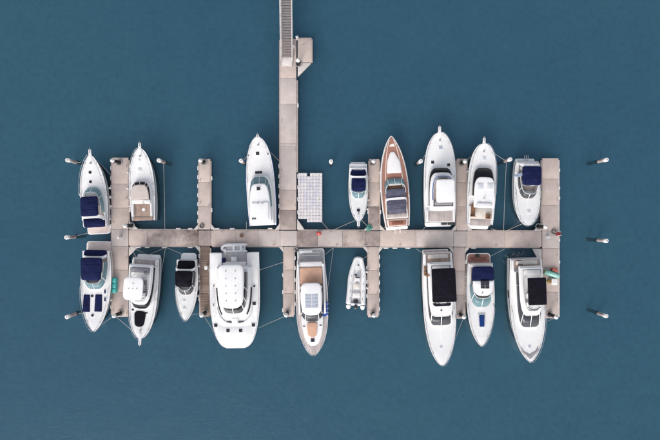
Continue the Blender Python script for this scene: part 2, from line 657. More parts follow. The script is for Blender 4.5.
    def outline(s, ya, yb, ins, n=16):
        """An outline that follows the sheer between two local stations, ins metres inside the gunwale."""
        a = [(s.hw(ya + (yb - ya) * i / n) - ins, ya + (yb - ya) * i / n) for i in range(n + 1)]
        a = [(max(0.03, x), y) for x, y in a]
        return a + [(-x, y) for x, y in reversed(a)]

    def rail(s, t0=0.45, h=0.6, ins=0.12, step=1.25, t1=0.985, r=0.027):
        pts = []
        n = 26
        for i in range(n + 1):
            t = t0 + (t1 - t0) * i / n
            y = -s.L / 2 + s.L * t
            x = max(0.12, s.hw(y) - ins)
            e = min(1, (t - t0) / 0.05)
            pts.append((x, y, s.zsh(y) + 0.02 + h * e))
        path = pts + [(-x, y, z) for x, y, z in reversed(pts)]
        o = s.part('bow_rail', tube(path, r, 5), 'steel')
        for sg in (-1, 1):
            last = None
            for i in range(2, n + 1):
                x, y, z = pts[i]
                if last is None or abs(y - last) + abs(x - lx) > step:
                    s.part('stanchion', tube([(sg * x, y, s.zsh(y) - 0.03), (sg * x, y, z)], r * 0.9, 5), 'steel', o)
                    last, lx = y, x

    def cleats(s, ts=(0.06, 0.5, 0.88)):
        for t in ts:
            for sg in (-1, 1):
                y = -s.L / 2 + s.L * t
                x = sg * max(0.05, s.hw(y) - 0.2)
                z = s.zsh(y)
                s.part('cleat', tube([(x, y - 0.16, z + 0.09), (x, y - 0.06, z + 0.06), (x, y + 0.06, z + 0.06), (x, y + 0.16, z + 0.09)], 0.03, 5), 'steel')

    def pulpit(s, over=0.75, hw=0.22):
        y = s.L / 2
        z = s.zsh(y)
        o = s.part('pulpit', slab(rpoly([(-hw, y - 0.9), (hw, y - 0.9), (hw * 0.8, y + over), (-hw * 0.8, y + over)], [0, 0, 0.15, 0.15]), z - 0.08, z + 0.04), 'gelcoat')
        s.part('anchor', MB_join(tube([(0, y + over - 0.5, z + 0.09), (0, y + over + 0.12, z + 0.05)], 0.04, 6),
                                 tube([(-0.2, y + over - 0.12, z - 0.05), (0, y + over + 0.2, z + 0.02), (0.2, y + over - 0.12, z - 0.05)], 0.035, 6)), 'dull_metal', o)
        s.part('windlass', lathe([(0.13, z), (0.13, z + 0.14), (0.09, z + 0.2)], 10, 0, y - 1.2), 'dull_metal')

    def platform(s, py_aft, hwpx, m='nonskid_beige', z=0.5, r=0.5, rim='gelcoat', fwd=0.25):
        ya = s.y(py_aft, z)
        h = hwpx * k(z)
        yb = -s.L / 2 + fwd
        o = s.part('swim_platform', slab(rpoly([(-h, yb), (-h, ya), (h, ya), (h, yb)], [0, r, r, 0]), z - 0.22, z, bev=0.06), rim)
        s.part('platform_deck', slab(rpoly([(-h + 0.12, yb), (-h + 0.12, ya + 0.12), (h - 0.12, ya + 0.12), (h - 0.12, yb)], [0, r, r, 0]), z - 0.02, z + 0.012, bev=0.005), m, o)
        return o

    # -- shapes on deck; rows are photograph rows measured at height z, half-widths are photograph pixels
    def trap(s, pa, pb, ha, hb, z, r=0.15, cx=0.0):
        ya, yb = s.y(pa, z), s.y(pb, z)
        A, B, c = ha * k(z), hb * k(z), cx * k(z)
        return rpoly([(c - A, ya), (c + A, ya), (c + B, yb), (c - B, yb)], r)

    def ucurve(s, pf, pa, h, z, n=18, e1=0.62, e2=0.9, cx=0.0):
        yf, ya, hh = s.y(pf, z), s.y(pa, z), h * k(z)
        out = []
        for i in range(n + 1):
            t = PI * i / n
            c, sn = math.cos(t), math.sin(t)
            out.append((cx + hh * math.copysign(abs(c) ** e1, c), ya + (yf - ya) * abs(sn) ** e2))
        return out

    def screen(s, name, lo, z0, hi, z1, m, parent=None, mull=(4, 9, 14), fr='gelcoat', frr=0.035, keep=(0, 99)):
        n = len(lo)
        v, f = [], []
        idx = [i for i in range(n) if keep[0] <= i <= keep[1]]
        for i in idx:
            a, b = lo[i], hi[i]
            v += [(a[0], a[1], z0), (b[0], b[1], z1)]
        for q in range(len(idx) - 1):
            f.append((2 * q, 2 * q + 2, 2 * q + 3, 2 * q + 1))
        o = s.part(name, (v, f), m, parent, smooth=60)
        sm = o.modifiers.new('thickness', 'SOLIDIFY')
        sm.thickness = 0.02
        top = [(hi[i][0], hi[i][1], z1 + 0.01) for i in idx]
        fm = MB().add(tube(top, frr, 5))
        for q in mull:
            if q in idx:
                fm.add(tube([(lo[q][0], lo[q][1], z0 + 0.015), (hi[q][0], hi[q][1], z1 + 0.015)], frr, 5))
        fm.build('screen_frame', fr, o)
        return o

    def hatch(s, px, py, w, h=None, round_=False, m='pane_dark', z=None, frame='gelcoat', fw=0.06):
        h = h or w
        zz = z if z is not None else s.zsh(s.y(py, s.zs)) + 0.03
        x, y = s.loc(px, py, zz)
        a, b = w / 2 * k(zz), h / 2 * k(zz)
        if z is None:
            zz = s.zd(x, y)
        if round_:
            po, pi = circ(x, y, a + fw), circ(x, y, a)
        else:
            po = rpoly([(x - a - fw, y - b - fw), (x + a + fw, y - b - fw), (x + a + fw, y + b + fw), (x - a - fw, y + b + fw)], 0.08)
            pi = rpoly([(x - a, y - b), (x + a, y - b), (x + a, y + b), (x - a, y + b)], 0.05)
        o = s.part('hatch', slab(po, zz - 0.06, zz + 0.035, bev=0.015), frame)
        s.part('pane', slab(pi, zz, zz + 0.045, bev=0.01), m, o)
        return o

    def pad(s, name, px, py, w, h, m, z=None, th=0.12, r=0.12, w2=None, dome=0.03, parent=None):
        zz = z if z is not None else s.zsh(s.y(py, s.zs)) + 0.1
        x, y = s.loc(px, py, zz)
        a, b, a2 = w / 2 * k(zz), h / 2 * k(zz), (w2 if w2 is not None else w) / 2 * k(zz)
        base = zz if z is not None else s.zd(x, y)
        pts = rpoly([(x - a, y - b), (x + a, y - b), (x + a2, y + b), (x - a2, y + b)], r)
        sl = (s.zb - s.zs) * 0.8 / s.L * 1.4
        zf = (lambda X, Y: (Y - y) * sl) if z is None else None
        return s.part(name, slab(pts, base - 0.05, base + th, bev=0.05, dome=dome, zf=zf), m, parent)

    def arch(s, py, hwpx, z, wid=0.32, th=0.05, zbase=None, m='gelcoat', name='radar_arch', lean=0.5):
        y = s.y(py, z)
        h = hwpx * k(z)
        zb = zbase if zbase is not None else s.zsh(y) - 0.05
        pts = []
        for i in range(13):
            a = PI * i / 12
            c, sn = math.cos(a), math.sin(a)
            X = h * math.copysign(abs(c) ** 0.45, c)
            Z = zb + (z - zb) * abs(sn) ** 0.45
            Y = y - lean * (1 - (Z - zb) / (z - zb))
            pts.append((X, Y, Z))
        return s.part(name, band(pts, wid, th), m, smooth=60)

    def posts(s, pts, z0, z1, r=0.04, m='steel', name='canopy_frame', parent=None):
        mb = MB()
        for x, y, x1, y1 in pts:
            mb.add(tube([(x, y, z0), (x1, y1, z1)], r, 6))
        return mb.build(name, m, parent or s.root)


def MB_join(*vfs):
    m = MB()
    for q in vfs:
        m.add(q)
    return m.v, m.f


def bbox(p):
    return min(q[0] for q in p), max(q[0] for q in p), min(q[1] for q in p), max(q[1] for q in p)


def canopy(b, rows, hw, z, m, th=0.22, dome=0.16, r=0.35, cx=0.0, sag_name='canopy', posts=True, notch=False):
    pts = b.trap(rows[0], rows[1], hw[0], hw[1], z, r, cx)
    o = b.part(sag_name, slab(pts, z - th, z, bev=0.1, dome=dome, flare=0.03), m)
    x0, x1, y0, y1 = bbox(pts)
    # seams where the cloth passes over its hoops
    for q in (0.3, 0.66):
        yy = y0 + (y1 - y0) * q
        p = []
        for i in range(11):
            t = -1 + 2 * i / 10
            p.append((t * (x1 - x0) * 0.46 + (x0 + x1) / 2, yy, z + dome * (1 - max(abs(t) * 0.95, abs(q - 0.5) * 2) ** 2) * 0.96 + 0.005))
        b.part('seam', tube(p, 0.025, 5), m, o)
    if posts:
        zz = b.zsh((y0 + y1) / 2) - 0.05
        e = 0.2
        b.posts([(x0 + e, y0 - 0.2, x0 + e, y0 + e), (x1 - e, y0 - 0.2, x1 - e, y0 + e), (x0 + e, y1 - e, x0 + e, y1 - e), (x1 - e, y1 - e, x1 - e, y1 - e)], zz, z - th * 0.6, 0.03, parent=o)
    return o


def cockpit(b, pf, pa, hw, h=0.32, floor='nonskid_beige', seats=True, wall=0.2, e1=0.62, m='gelcoat'):
    """Raised coaming round an open cockpit with a floor, a helm dash, two seats and an aft bench."""
    z = b.zs + 0.15
    out = ccw(b.ucurve(pf, pa, hw, z, e1=e1))
    inn = offset(out, wall)
    b.part('coaming', ring(out, inn, b.zs - 0.1, b.zs + h, zf=lambda x, y: (b.zsh(y) - b.zs)), m, smooth=50)
    b.part('cockpit_floor', slab(inn, b.zs - 0.05, b.zs + 0.07, bev=0.01, zf=lambda x, y: (b.zsh(y) - b.zs)), floor)
    x0, x1, y0, y1 = bbox(inn)
    b.part('dashboard', slab(rpoly([(x0 * 0.7, y1 - 0.75), (x1 * 0.7, y1 - 0.75), (x1 * 0.45, y1 - 0.1), (x0 * 0.45, y1 - 0.1)], 0.15), b.zs, b.zs + h + 0.35, bev=0.1), 'gelcoat')
    for sg in ((-1, 1) if seats else ()):
        xc = sg * x1 * 0.5
        st = b.part('helm_seat', slab(rpoly([(xc - 0.32, y1 - 2.1), (xc + 0.32, y1 - 2.1), (xc + 0.32, y1 - 1.45), (xc - 0.32, y1 - 1.45)], 0.12), b.zs, b.zs + 0.55, bev=0.08), 'white_cushion')
        b.part('seat_back', slab(rpoly([(xc - 0.32, y1 - 2.22), (xc + 0.32, y1 - 2.22), (xc + 0.32, y1 - 2.08), (xc - 0.32, y1 - 2.08)], 0.05), b.zs + 0.4, b.zs + 1.0, bev=0.05), 'white_cushion', st)
    b.part('wheel', tube([(x1 * 0.5 + 0.2 * math.cos(a), y1 - 0.95, b.zs + h + 0.45 + 0.2 * math.sin(a)) for a in [2 * PI * i / 14 for i in range(14)]], 0.025, 5, True), 'rubber')
    b.part('aft_bench', slab(rpoly([(x0 * 0.8, y0 + 0.05), (x1 * 0.8, y0 + 0.05), (x1 * 0.8, y0 + 0.75), (x0 * 0.8, y0 + 0.75)], 0.12), b.zs, b.zs + 0.42, bev=0.08), 'white_cushion')


def express(b, S):
    """Open sports cruiser: curved screen, cloth top, arch, cover over the aft cockpit."""
    b.hull(S.get('hull', 'gelcoat'), S.get('deck', 'nonskid'))
    b.rail(S.get('rail', 0.42))
    b.cleats()
    if S.get('pulpit'):
        b.pulpit(S['pulpit'])
    b.platform(S['plat'][0], S['plat'][1], S['plat'][2], r=S.get('platr', 0.5))
    pf, pa, hw = S['cockpit']
    cockpit(b, pf, pa, hw)
    z0 = b.zs + 0.34 + 0.1
    z1 = z0 + S.get('sh', 0.62)
    f0, f1, wa, h0, h1 = S['screen']
    b.screen('windscreen', b.ucurve(f0, wa, h0, z0), z0, b.ucurve(f1, wa, h1, z1), z1, S.get('glass', 'glass_teal'))
    canopy(b, S['canopy'][:2], S['canopy'][2:4], S['canopy'][4], S['cloth'], cx=S.get('ccx', 0))
    if 'arch' in S:
        b.arch(*S['arch'], wid=S.get('aw', 0.24))
    if 'cover' in S:
        a, c, ha, hc = S['cover']
        z = b.zs + 0.55
        o = b.part('cockpit_cover', slab(b.trap(a, c, ha, hc, z, 0.3), b.zs + 0.2, z, bev=0.12, dome=0.12, flare=0.05), S['cloth'])
        if S.get('crest'):
            b.part('cover_crease', tube([(-ha * 0.12, b.y((a + c) / 2, z), z + 0.05), (0, b.y((a + c) / 2, z), z + 0.12), (ha * 0.12, b.y((a + c) / 2, z), z + 0.05)], 0.03, 5), S['cloth'], o)
    for hh in S.get('hatches', ()):
        b.hatch(*hh[:3], **(hh[3] if len(hh) > 3 else {}))
    for pp in S.get('pads', ()):
        b.pad(*pp)


def flybridge(b, S):
    """Cabin with a raked window band, a flying bridge on its roof, an open aft cockpit."""
    g = S.get('hull', 'gelcoat')
    b.hull(g, S.get('deck', 'nonskid'))
    b.rail(S.get('rail', 0.34))
    b.cleats()
    if S.get('pulpit'):
        b.pulpit(S['pulpit'])
    if 'plat' in S:
        b.platform(S['plat'][0], S['plat'][1], S['plat'][2], r=S.get('platr', 0.4))
    f0, f1, ca, h0, h1 = S['cabin']              # rows of the window band's foot and head, aft end, half-widths
    zc0, zc1 = S['cz']
    lo, hi = b.ucurve(f0, ca, h0, zc0, e1=S.get('e1', 0.5), e2=S.get('e2', 0.8)), b.ucurve(f1, ca, h1, zc1, e1=S.get('e1', 0.5), e2=S.get('e2', 0.8))
    body = b.part('cabin', slab(lo, b.zs - 0.1, zc0 + 0.01, bev=0.03, flare=S.get('cflare', 0.1)), g, smooth=50)
    lo2 = [(x * 0.96, y - (0.08 if i not in (0, len(lo) - 1) else 0)) for i, (x, y) in enumerate(lo)]
    hi2 = [(x * 0.96, y - (0.08 if i not in (0, len(hi) - 1) else 0)) for i, (x, y) in enumerate(hi)]
    n = len(lo2)
    v = [(x, y, zc0) for x, y in lo2] + [(x, y, zc1) for x, y in hi2]
    f = [(i, (i + 1) % n, n + (i + 1) % n, n + i) for i in range(n)] + [tuple(range(n, 2 * n))]
    b.part('cabin_lining', (v, f), 'rubber', body)
    b.screen('window_band', lo, zc0, hi, zc1, S.get('glass', 'glass_smoke'), mull=S.get('mull', (4, 7, 11, 14)), fr=S.get('frame', g), frr=S.get('frr', 0.03))
    rf = S['roof']                               # front row, aft row, half-width, height
    ro = ccw(b.ucurve(rf[0], rf[1], rf[2], rf[3], e1=S.get('re1', 0.5), e2=S.get('re2', 0.7)))
    roof = b.part('cabin_roof', slab(ro, zc1 - 0.02, rf[3], bev=0.07, dome=0.05), S.get('roofm', g), smooth=50)
    if 'fly' in S:                               # coaming of the flying bridge
        a, c, hh, up = S['fly']
        fo = ccw(b.ucurve(a, c, hh, rf[3] + up, e1=0.5, e2=0.7))
        fi = offset(fo, 0.16)
        b.part('fly_coaming', ring(fo, fi, rf[3] - 0.02, rf[3] + up), g, smooth=50)
        b.part('fly_floor', slab(offset(fo, 0.14), rf[3] + 0.03, rf[3] + 0.09, bev=0.01), S.get('flyfloor', 'nonskid_beige'))
        x0, x1, y0, y1 = bbox(fi)
        b.part('fly_console', slab(rpoly([(x0 * 0.75, y1 - 1.25), (x1 * 0.75, y1 - 1.25), (x1 * 0.6, y1 - 0.35), (x0 * 0.6, y1 - 0.35)], 0.15), rf[3], rf[3] + 0.75, bev=0.12), 'gelcoat')
        b.part('fly_screen', tube([(x0 * 0.7, y1 - 0.6, rf[3] + 0.85), (0, y1 - 0.2, rf[3] + 0.88), (x1 * 0.7, y1 - 0.6, rf[3] + 0.85)], 0.05, 5), 'glass_grey')
        for sg in (-1, 1):
            xc = sg * x1 * 0.45
            st = b.part('helm_seat', slab(rpoly([(xc - 0.28, y1 - 2.3), (xc + 0.28, y1 - 2.3), (xc + 0.28, y1 - 1.7), (xc - 0.28, y1 - 1.7)], 0.1), rf[3], rf[3] + 0.55, bev=0.08), S.get('seatm', 'white_cushion'))
            b.part('seat_back', slab(rpoly([(xc - 0.28, y1 - 2.42), (xc + 0.28, y1 - 2.42), (xc + 0.28, y1 - 2.28), (xc - 0.28, y1 - 2.28)], 0.05), rf[3] + 0.4, rf[3] + 0.95, bev=0.05), S.get('seatm', 'white_cushion'), st)
        if y1 - y0 > 3.6:
            b.part('fly_bench', slab(rpoly([(x0 * 0.9, y0 + 0.1), (x1 * 0.9, y0 + 0.1), (x1 * 0.9, y0 + 0.7), (x0 * 0.9, y0 + 0.7)], 0.1), rf[3], rf[3] + 0.45, bev=0.08), S.get('seatm', 'white_cushion'))
    if 'top' in S:                               # hard top or cloth top over the flying bridge
        a, c, ha, hc, z, m, r = S['top']
        pts = b.trap(a, c, ha, hc, z, r)
        o = b.part(S.get('topname', 'hardtop'), slab(pts, z - 0.16, z, bev=0.08, dome=S.get('tdome', 0.1)), m)
        x0, x1, y0, y1 = bbox(pts)
        e = 0.35
        b.posts([(sx * (x1 - e) * 0.95, yy, sx * (x1 - e), yy + d) for sx in (-1, 1) for yy, d in ((y0 + e - 0.3, 0.3), (y1 - e - 0.2, 0.2))], rf[3] - 0.05, z - 0.1, 0.045, 'steel', 'top_frame', o)
        for (fx, fy) in S.get('topdots', ()):
            b.part('roof_fitting', lathe([(0.07, z), (0.07, z + 0.14), (0.03, z + 0.17)], 8, x0 + (x1 - x0) * fx, y0 + (y1 - y0) * fy), 'dull_metal', o)
    if 'aft' in S:                               # open aft cockpit: sole, bench
        a, c, hh, m = S['aft']
        z = b.zs + 0.1
        b.part('cockpit_sole', slab(b.trap(a, c, hh, hh, z, 0.1), b.zs - 0.1, z, bev=0.01), m)
        ya = b.y(a, z)
        h = hh * k(z)
        d = 0.55 if b.y(c, z) > ya else -0.55
        if S.get('bench', True):
            b.part('aft_bench', slab(rpoly([(-h * 0.8, ya + 0.12), (h * 0.8, ya + 0.12), (h * 0.8, ya + 0.12 + abs(d)), (-h * 0.8, ya + 0.12 + abs(d))], 0.12), b.zs, b.zs + 0.5, bev=0.08), S.get('benchm', 'white_cushion'))
        for sg in (-1, 1):
            b.part('side_coaming', slab(rpoly([(sg * h, ya), (sg * (h + 0.22), ya), (sg * (h + 0.22), b.y(c, z) + 0.3), (sg * h, b.y(c, z) + 0.3)], 0.06), b.zs - 0.1, b.zs + 0.5, bev=0.05), g)
    for hh in S.get('hatches', ()):
        b.hatch(*hh[:3], **(hh[3] if len(hh) > 3 else {}))
    for pp in S.get('pads', ()):
        b.pad(*pp)


RD = dict(round_=True)
GB = 'boats moored along the pontoons'

# ------------------------------------------------------------------ water
MB().add(([(-3000, -3000, 0), (3000, -3000, 0), (3000, 3000, 0), (-3000, 3000, 0)], [(0, 1, 2, 3)])).build('water', 'water', smooth=0)['kind'] = 'structure'
mat('seabed', (0.100, 0.284, 0.396), 0.95, vscale=0.30, col2=(0.080, 0.242, 0.362), lo=0.28, hi=0.72, detail=12)
MB().add(([(-3000, -3000, -2.8), (3000, -3000, -2.8), (3000, 3000, -2.8), (-3000, 3000, -2.8)], [(0, 1, 2, 3)])).build('seabed', 'seabed', smooth=0)['kind'] = 'structure'


# ------------------------------------------------------------------ pontoons
ZD = 0.55


def quad(pts, z=ZD):
    return [tuple(W(px, py, z)) for px, py in pts]


class Dock:
    def __init__(s, name, label, cat='pontoon', group=None, at=(0, 0)):
        o = W(*at, ZD)
        s.o = o
        s.root = tagset(empty(name, (o.x, o.y, 0)), label, cat, group)

    def lp(s, pts, z=ZD):
        return [(p[0] - s.o.x, p[1] - s.o.y) for p in quad(pts, z)]

    def panel(s, x0, y0, x1, y1, m='concrete', gap=0.014, y0b=None, y1b=None, body=True):
        """One deck slab: photograph corners; y0b / y1b let its far end sit a little lower."""
        y0b = y0 if y0b is None else y0b
        y1b = y1 if y1b is None else y1b
        pts = ccw(s.lp([(x0, y0), (x1, y0b), (x1, y1b), (x0, y1)]))
        z = ZD + random.uniform(-0.008, 0.008)
        MB().add(slab(offset(pts, gap), 0.33, z, bev=0.025)).build('deck_panel', m, s.root)
        if body:
            MB().add(slab(offset(pts, 0.10), -0.05, 0.335, bev=0.02)).build('float', 'float_body', s.root)
            MB().add(slab(offset(pts, 0.09), -0.8, -0.02, bev=0.02)).build('float_bottom', 'weed_and_reflection', s.root)  # near-black underside, painted in for the dark reflection along the edge

    def strip(s, x0, y0, x1, y1, m='whaler', w=0.09):
        """Timber whaler along an edge, bolted to the panels' sides a hand below the walking surface."""
        a, b = s.lp([(x0, y0), (x1, y1)])
        d = (Vector(b) - Vector(a)).normalized()
        n = Vector((-d.y, d.x)) * w
        pts = [(a[0] - n.x, a[1] - n.y), (b[0] - n.x, b[1] - n.y), (b[0] + n.x, b[1] + n.y), (a[0] + n.x, a[1] + n.y)]
        MB().add(slab(pts, 0.22, ZD - 0.035, bev=0.02)).build('whaler', m, s.root)

    def bumpers(s, x, ys, side, w=1.2, h=4.0):
        """White fender pads on a vertical edge at photograph column x."""
        for yy in ys:
            q = s.lp([(x, yy - h / 2), (x + side * w, yy - h / 2), (x + side * w, yy + h / 2), (x, yy + h / 2)])
            MB().add(slab(rpoly(q, 0.07), 0.18, ZD - 0.015, bev=0.05)).build('fender_pad', 'fender_white', s.root)

    def bumpers_h(s, y, xs, side, w=1.2, h=4.6):
        for xx in xs:
            q = s.lp([(xx - h / 2, y), (xx + h / 2, y), (xx + h / 2, y + side * w), (xx - h / 2, y + side * w)])
            MB().add(slab(rpoly(q, 0.07), 0.18, ZD - 0.015, bev=0.05)).build('fender_pad', 'fender_white', s.root)

    def gusset(s, pts, m='gusset'):
        MB().add(slab(ccw(s.lp(pts)), 0.3, ZD - 0.02, bev=0.02)).build('gusset', m, s.root)

    def cleat(s, px, py, rz=0):
        x, y = s.lp([(px, py)])[0]
        c, n = math.cos(rz), math.sin(rz)
        z = ZD + 0.02
        P = [(-0.2, z + 0.12), (-0.08, z + 0.09), (0.08, z + 0.09), (0.2, z + 0.12)]
        mb = MB().add(tube([(x + c * a * 0.8, y + n * a * 0.8, zz) for a, zz in P], 0.03, 5))
        for a in (-0.08, 0.08):
            mb.add(tube([(x + c * a, y + n * a, z - 0.03), (x + c * a, y + n * a, z + 0.09)], 0.035, 5))
        mb.build('cleat', 'dull_metal', s.root)


def my(x):                                   # the walkway drifts 1.5 px lower from end to end
    return 230.1 + 1.3 * (x - 128) / 414


# the long walkway
d = Dock('pontoon_walkway', 'long stained concrete walkway that joins all the finger pontoons', 'pontoon', at=(330, 238))
cuts = [(128.6, 147, 'concrete'), (147, 198.5, 'concrete_stained'), (198.5, 211, 'concrete_dark'), (211, 236, 'concrete'), (236, 258, 'concrete'), (258, 280, 'concrete_pale'),
        (280, 297, 'concrete_pale'), (297, 317.5, 'concrete_dark'), (317.5, 342.5, 'concrete_pale'), (342.5, 366, 'concrete_stained'), (366, 380, 'concrete_dark'),
        (380, 416, 'concrete'), (416, 453.5, 'concrete_pale'), (453.5, 466, 'concrete_pale'), (466, 505, 'concrete'), (505, 541.8, 'concrete')]
for x0, x1, m in cuts:
    d.panel(x0, my(x0), x1, my(x0) + 15.6, m, y0b=my(x1), y1b=my(x1) + 15.6)
for x0, x1 in ((130, 197), (213, 279), (298, 367), (382, 454), (468, 541)):
    d.strip(x0, my(x0) - 0.5, x1, my(x1) - 0.5)
for x0, x1 in ((130, 198), (212, 282), (296, 366), (380, 452), (467, 540)):
    d.strip(x0, my(x0) + 16.1, x1, my(x1) + 16.1)
d.bumpers_h(my(180) - 1.0, (178, 190, 217, 232, 270, 290), -1)
d.bumpers_h(my(180) + 16.6, (138, 147, 164, 190), 1)
d.bumpers_h(my(380) + 16.6, (386, 395, 408, 474), 1)
for px in (142, 163, 186, 222, 247, 268, 331, 360, 394, 430, 490, 522):
    d.cleat(px, my(px) + 1.4)
    d.cleat(px + 6, my(px) + 14.3)

# the access pontoon under the gangway
d = Dock('access_pontoon', 'straight concrete pontoon leading from the gangway down to the walkway', 'pontoon', at=(288, 134))
for y0, y1, m in ((38.5, 62, 'concrete'), (62, 78, 'concrete'), (78, 104, 'concrete_pale'), (104, 143.5, 'concrete_pale'), (143.5, 146, 'concrete_pale'), (146, 190, 'concrete_pale'), (190, 210, 'concrete'), (210, 229.9, 'concrete_dark')):
    d.panel(280.2, y0, 296.4, y1, m)
d.strip(279.8, 40, 279.8, 228)
d.strip(297.2, 80, 297.2, 172)
d.bumpers(279.5, (166, 176, 186, 196, 206, 216), -1)
d.bumpers(297.3, (176, 187, 199, 212), 1, w=0.9)
d.bumpers(297.3, (105, ), 1)
d.gusset([(297.2, 229.6), (304.5, 229.6), (297.2, 219)])
d.gusset([(279.8, 229.6), (275, 229.6), (279.8, 223)])
for px, py in ((281.6, 60), (281.6, 120), (295.4, 150), (281.6, 170), (281.6, 205), (295.4, 205)):
    d.cleat(px, py, PI / 2)
# its landing stage
d = Dock('landing_stage', 'square concrete stage with a chamfered corner beside the gangway foot', 'pontoon', at=(304, 52))
d.panel(297.6, 38.7, 311.5, 62.2, 'concrete')
pts = ccw(d.lp([(297.6, 62.6), (311.3, 62.6), (297.6, 76.6)]))
MB().add(slab(offset(pts, 0.03), 0.1, ZD - 0.01, bev=0.02)).build('corner_plate', 'gusset', d.root)
d.strip(298, 38.2, 311.5, 38.2)
d.strip(311.9, 39, 311.9, 62)
d.cleat(309.5, 41)
d.cleat(303.4, 45, 0.6)

# the wide end pontoons
GE = 'wide pontoons closing the ends of the walkway'
d = Dock('end_pontoon', 'wide concrete end pontoon carrying the turquoise dock box', 'pontoon', GE, at=(120, 237))
for y0, y1, m in ((157.5, 184, 'concrete'), (184, 208, 'concrete'), (208, 229.6, 'concrete'), (229.6, 246.4, 'concrete_pale'), (246.4, 270, 'concrete'), (270, 292, 'concrete'), (292, 317, 'concrete')):
    d.panel(111.9, y0, 128.3, y1, m)
d.strip(111.4, 160, 111.4, 315)
d.strip(128.8, 160, 128.8, 222)
d.bumpers(111.2, (168, 178, 187, 197, 207, 217, 226, 252, 262, 272, 297, 307), -1, w=1.1)
d.bumpers(128.9, (166, 180, 196, 210), 1, w=1.1)
d.gusset([(128.8, 229.2), (138, 229.2), (128.8, 221)])
d.gusset([(128.8, 246.8), (138, 246.8), (128.8, 256)])
for py in (163, 195, 222, 254, 283, 310):
    d.cleat(113.5, py, PI / 2)
    d.cleat(126.8, py + 3, PI / 2)
d = Dock('end_pontoon', 'wide concrete end pontoon with coiled hose, aqua roll and white box', 'pontoon', GE, at=(550, 238))
for y0, y1, m in ((158, 179, 'concrete'), (179, 205, 'concrete'), (205, 230.8, 'concrete'), (230.8, 248.4, 'concrete_pale'), (248.4, 268, 'concrete'), (268, 292, 'concrete'), (292, 318.5, 'concrete')):
    d.panel(542.3, y0, 558.6, y1, m)
d.strip(559.1, 160, 559.1, 317, 'gusset')
d.strip(541.8, 160, 541.8, 222)
d.bumpers(559.2, (170, 188, 198, 240, 262), 1, w=1.1, h=3)
d.gusset([(541.8, 230.6), (534, 230.6), (541.8, 222)])
d.gusset([(541.8, 248.8), (532.5, 248.8), (541.8, 266)])
for py in (186, 200, 255, 300):
    d.cleat(557, py, PI / 2)

# finger pontoons
GF = 'finger pontoons between the berths'


def finger(label, x0, x1, y0, y1, ms, left=(), right=(), gl=True, gr=True, tip=None):
    d = Dock('finger_pontoon', label, 'pontoon', GF, at=((x0 + x1) / 2, (y0 + y1) / 2))
    n = len(ms)
    for i, m in enumerate(ms):
        d.panel(x0, y0 + (y1 - y0) * i / n + (0.15 if i == 0 else 0), x1, y0 + (y1 - y0) * (i + 1) / n - (0.15 if i == n - 1 else 0), m)
    d.strip(x0 - 0.4, y0 + 2, x0 - 0.4, y1 - 2)
    d.strip(x1 + 0.4, y0 + 2, x1 + 0.4, y1 - 2)
    if left: d.bumpers(x0 - 0.6, left, -1)
    if right: d.bumpers(x1 + 0.6, right, 1)
    up = y1 < 240
    ye, s = (y1 - 0.3, -1) if up else (y0 + 0.3, 1)
    if gl: d.gusset([(x0 - 0.4, ye), (x0 - 5.5, ye), (x0 - 0.4, ye + s * 6)])
    if gr: d.gusset([(x1 + 0.4, ye), (x1 + 5.5, ye), (x1 + 0.4, ye + s * 6)])
    tipy = y0 + 2 if up else y1 - 2
    for q in (0.3, 0.62):
        d.cleat(x0 + 1.3, y0 + (y1 - y0) * q, PI / 2)
        d.cleat(x1 - 1.3, y0 + (y1 - y0) * q + 3, PI / 2)
    return d


cc, cp, cdk = 'concrete', 'concrete_pale', 'concrete_dark'
finger('narrow concrete finger pontoon with open water on one side and white yacht beyond', 199, 210.2, 158.8, 229.8, [cc, cc, cc], left=(168, 177, 186, 195, 204, 213, 221), right=(178, 210))
finger('narrow brown timber decked finger pontoon beside the catamaran', 200.2, 210.0, 246.1, 317, ['timber_deck', 'timber_deck', 'timber_deck'], left=(256, 266, 277, 288, 299), right=(262, 280, 300), gr=False)
finger('narrow concrete finger pontoon beside the yacht with tan sunpads', 284, 293.8, 246.4, 317, [cc, cc, cc], left=(275, 292, 310), right=(258, 268, 280, 292, 304))
finger('narrow concrete finger pontoon beside the wooden decked runabout', 369.3, 379.4, 158.8, 230.4, [cc, cc, cdk], left=(178, 190, 205, 212), right=(190, 212))
finger('narrow concrete finger pontoon beside the inflatable boat', 368.2, 378.2, 246.7, 317.5, [cc, cc, cc], left=(268, 282, 296), right=(257, 265.5, 274, 282.5, 291, 300, 309))
finger('narrow concrete finger pontoon between two white flybridge yachts', 456.8, 466.8, 158.4, 230.8, [cc, cc, cc], left=(180, 200), right=(170, 182, 196, 208, 220))
finger('narrow concrete finger pontoon beside the yacht with long black canopy', 453.8, 464.6, 247.0, 319, [cc, cp, cp], left=(290, 305), right=(262, 275, 284, 291, 300))

# ------------------------------------------------------------------ gangway
g = tagset(empty('gangway', (*W(287, 62, 0.7), 0)), 'long aluminium gangway with dark ribbed treads and pale handrails', 'gangway')
go = W(287, 62, 0.7)
y_lo, y_hi = go.y, go.y + 14.2
GS = 0.155                                  # slope
gx = 0.735


def gz(dy):
    return 0.74 + GS * dy


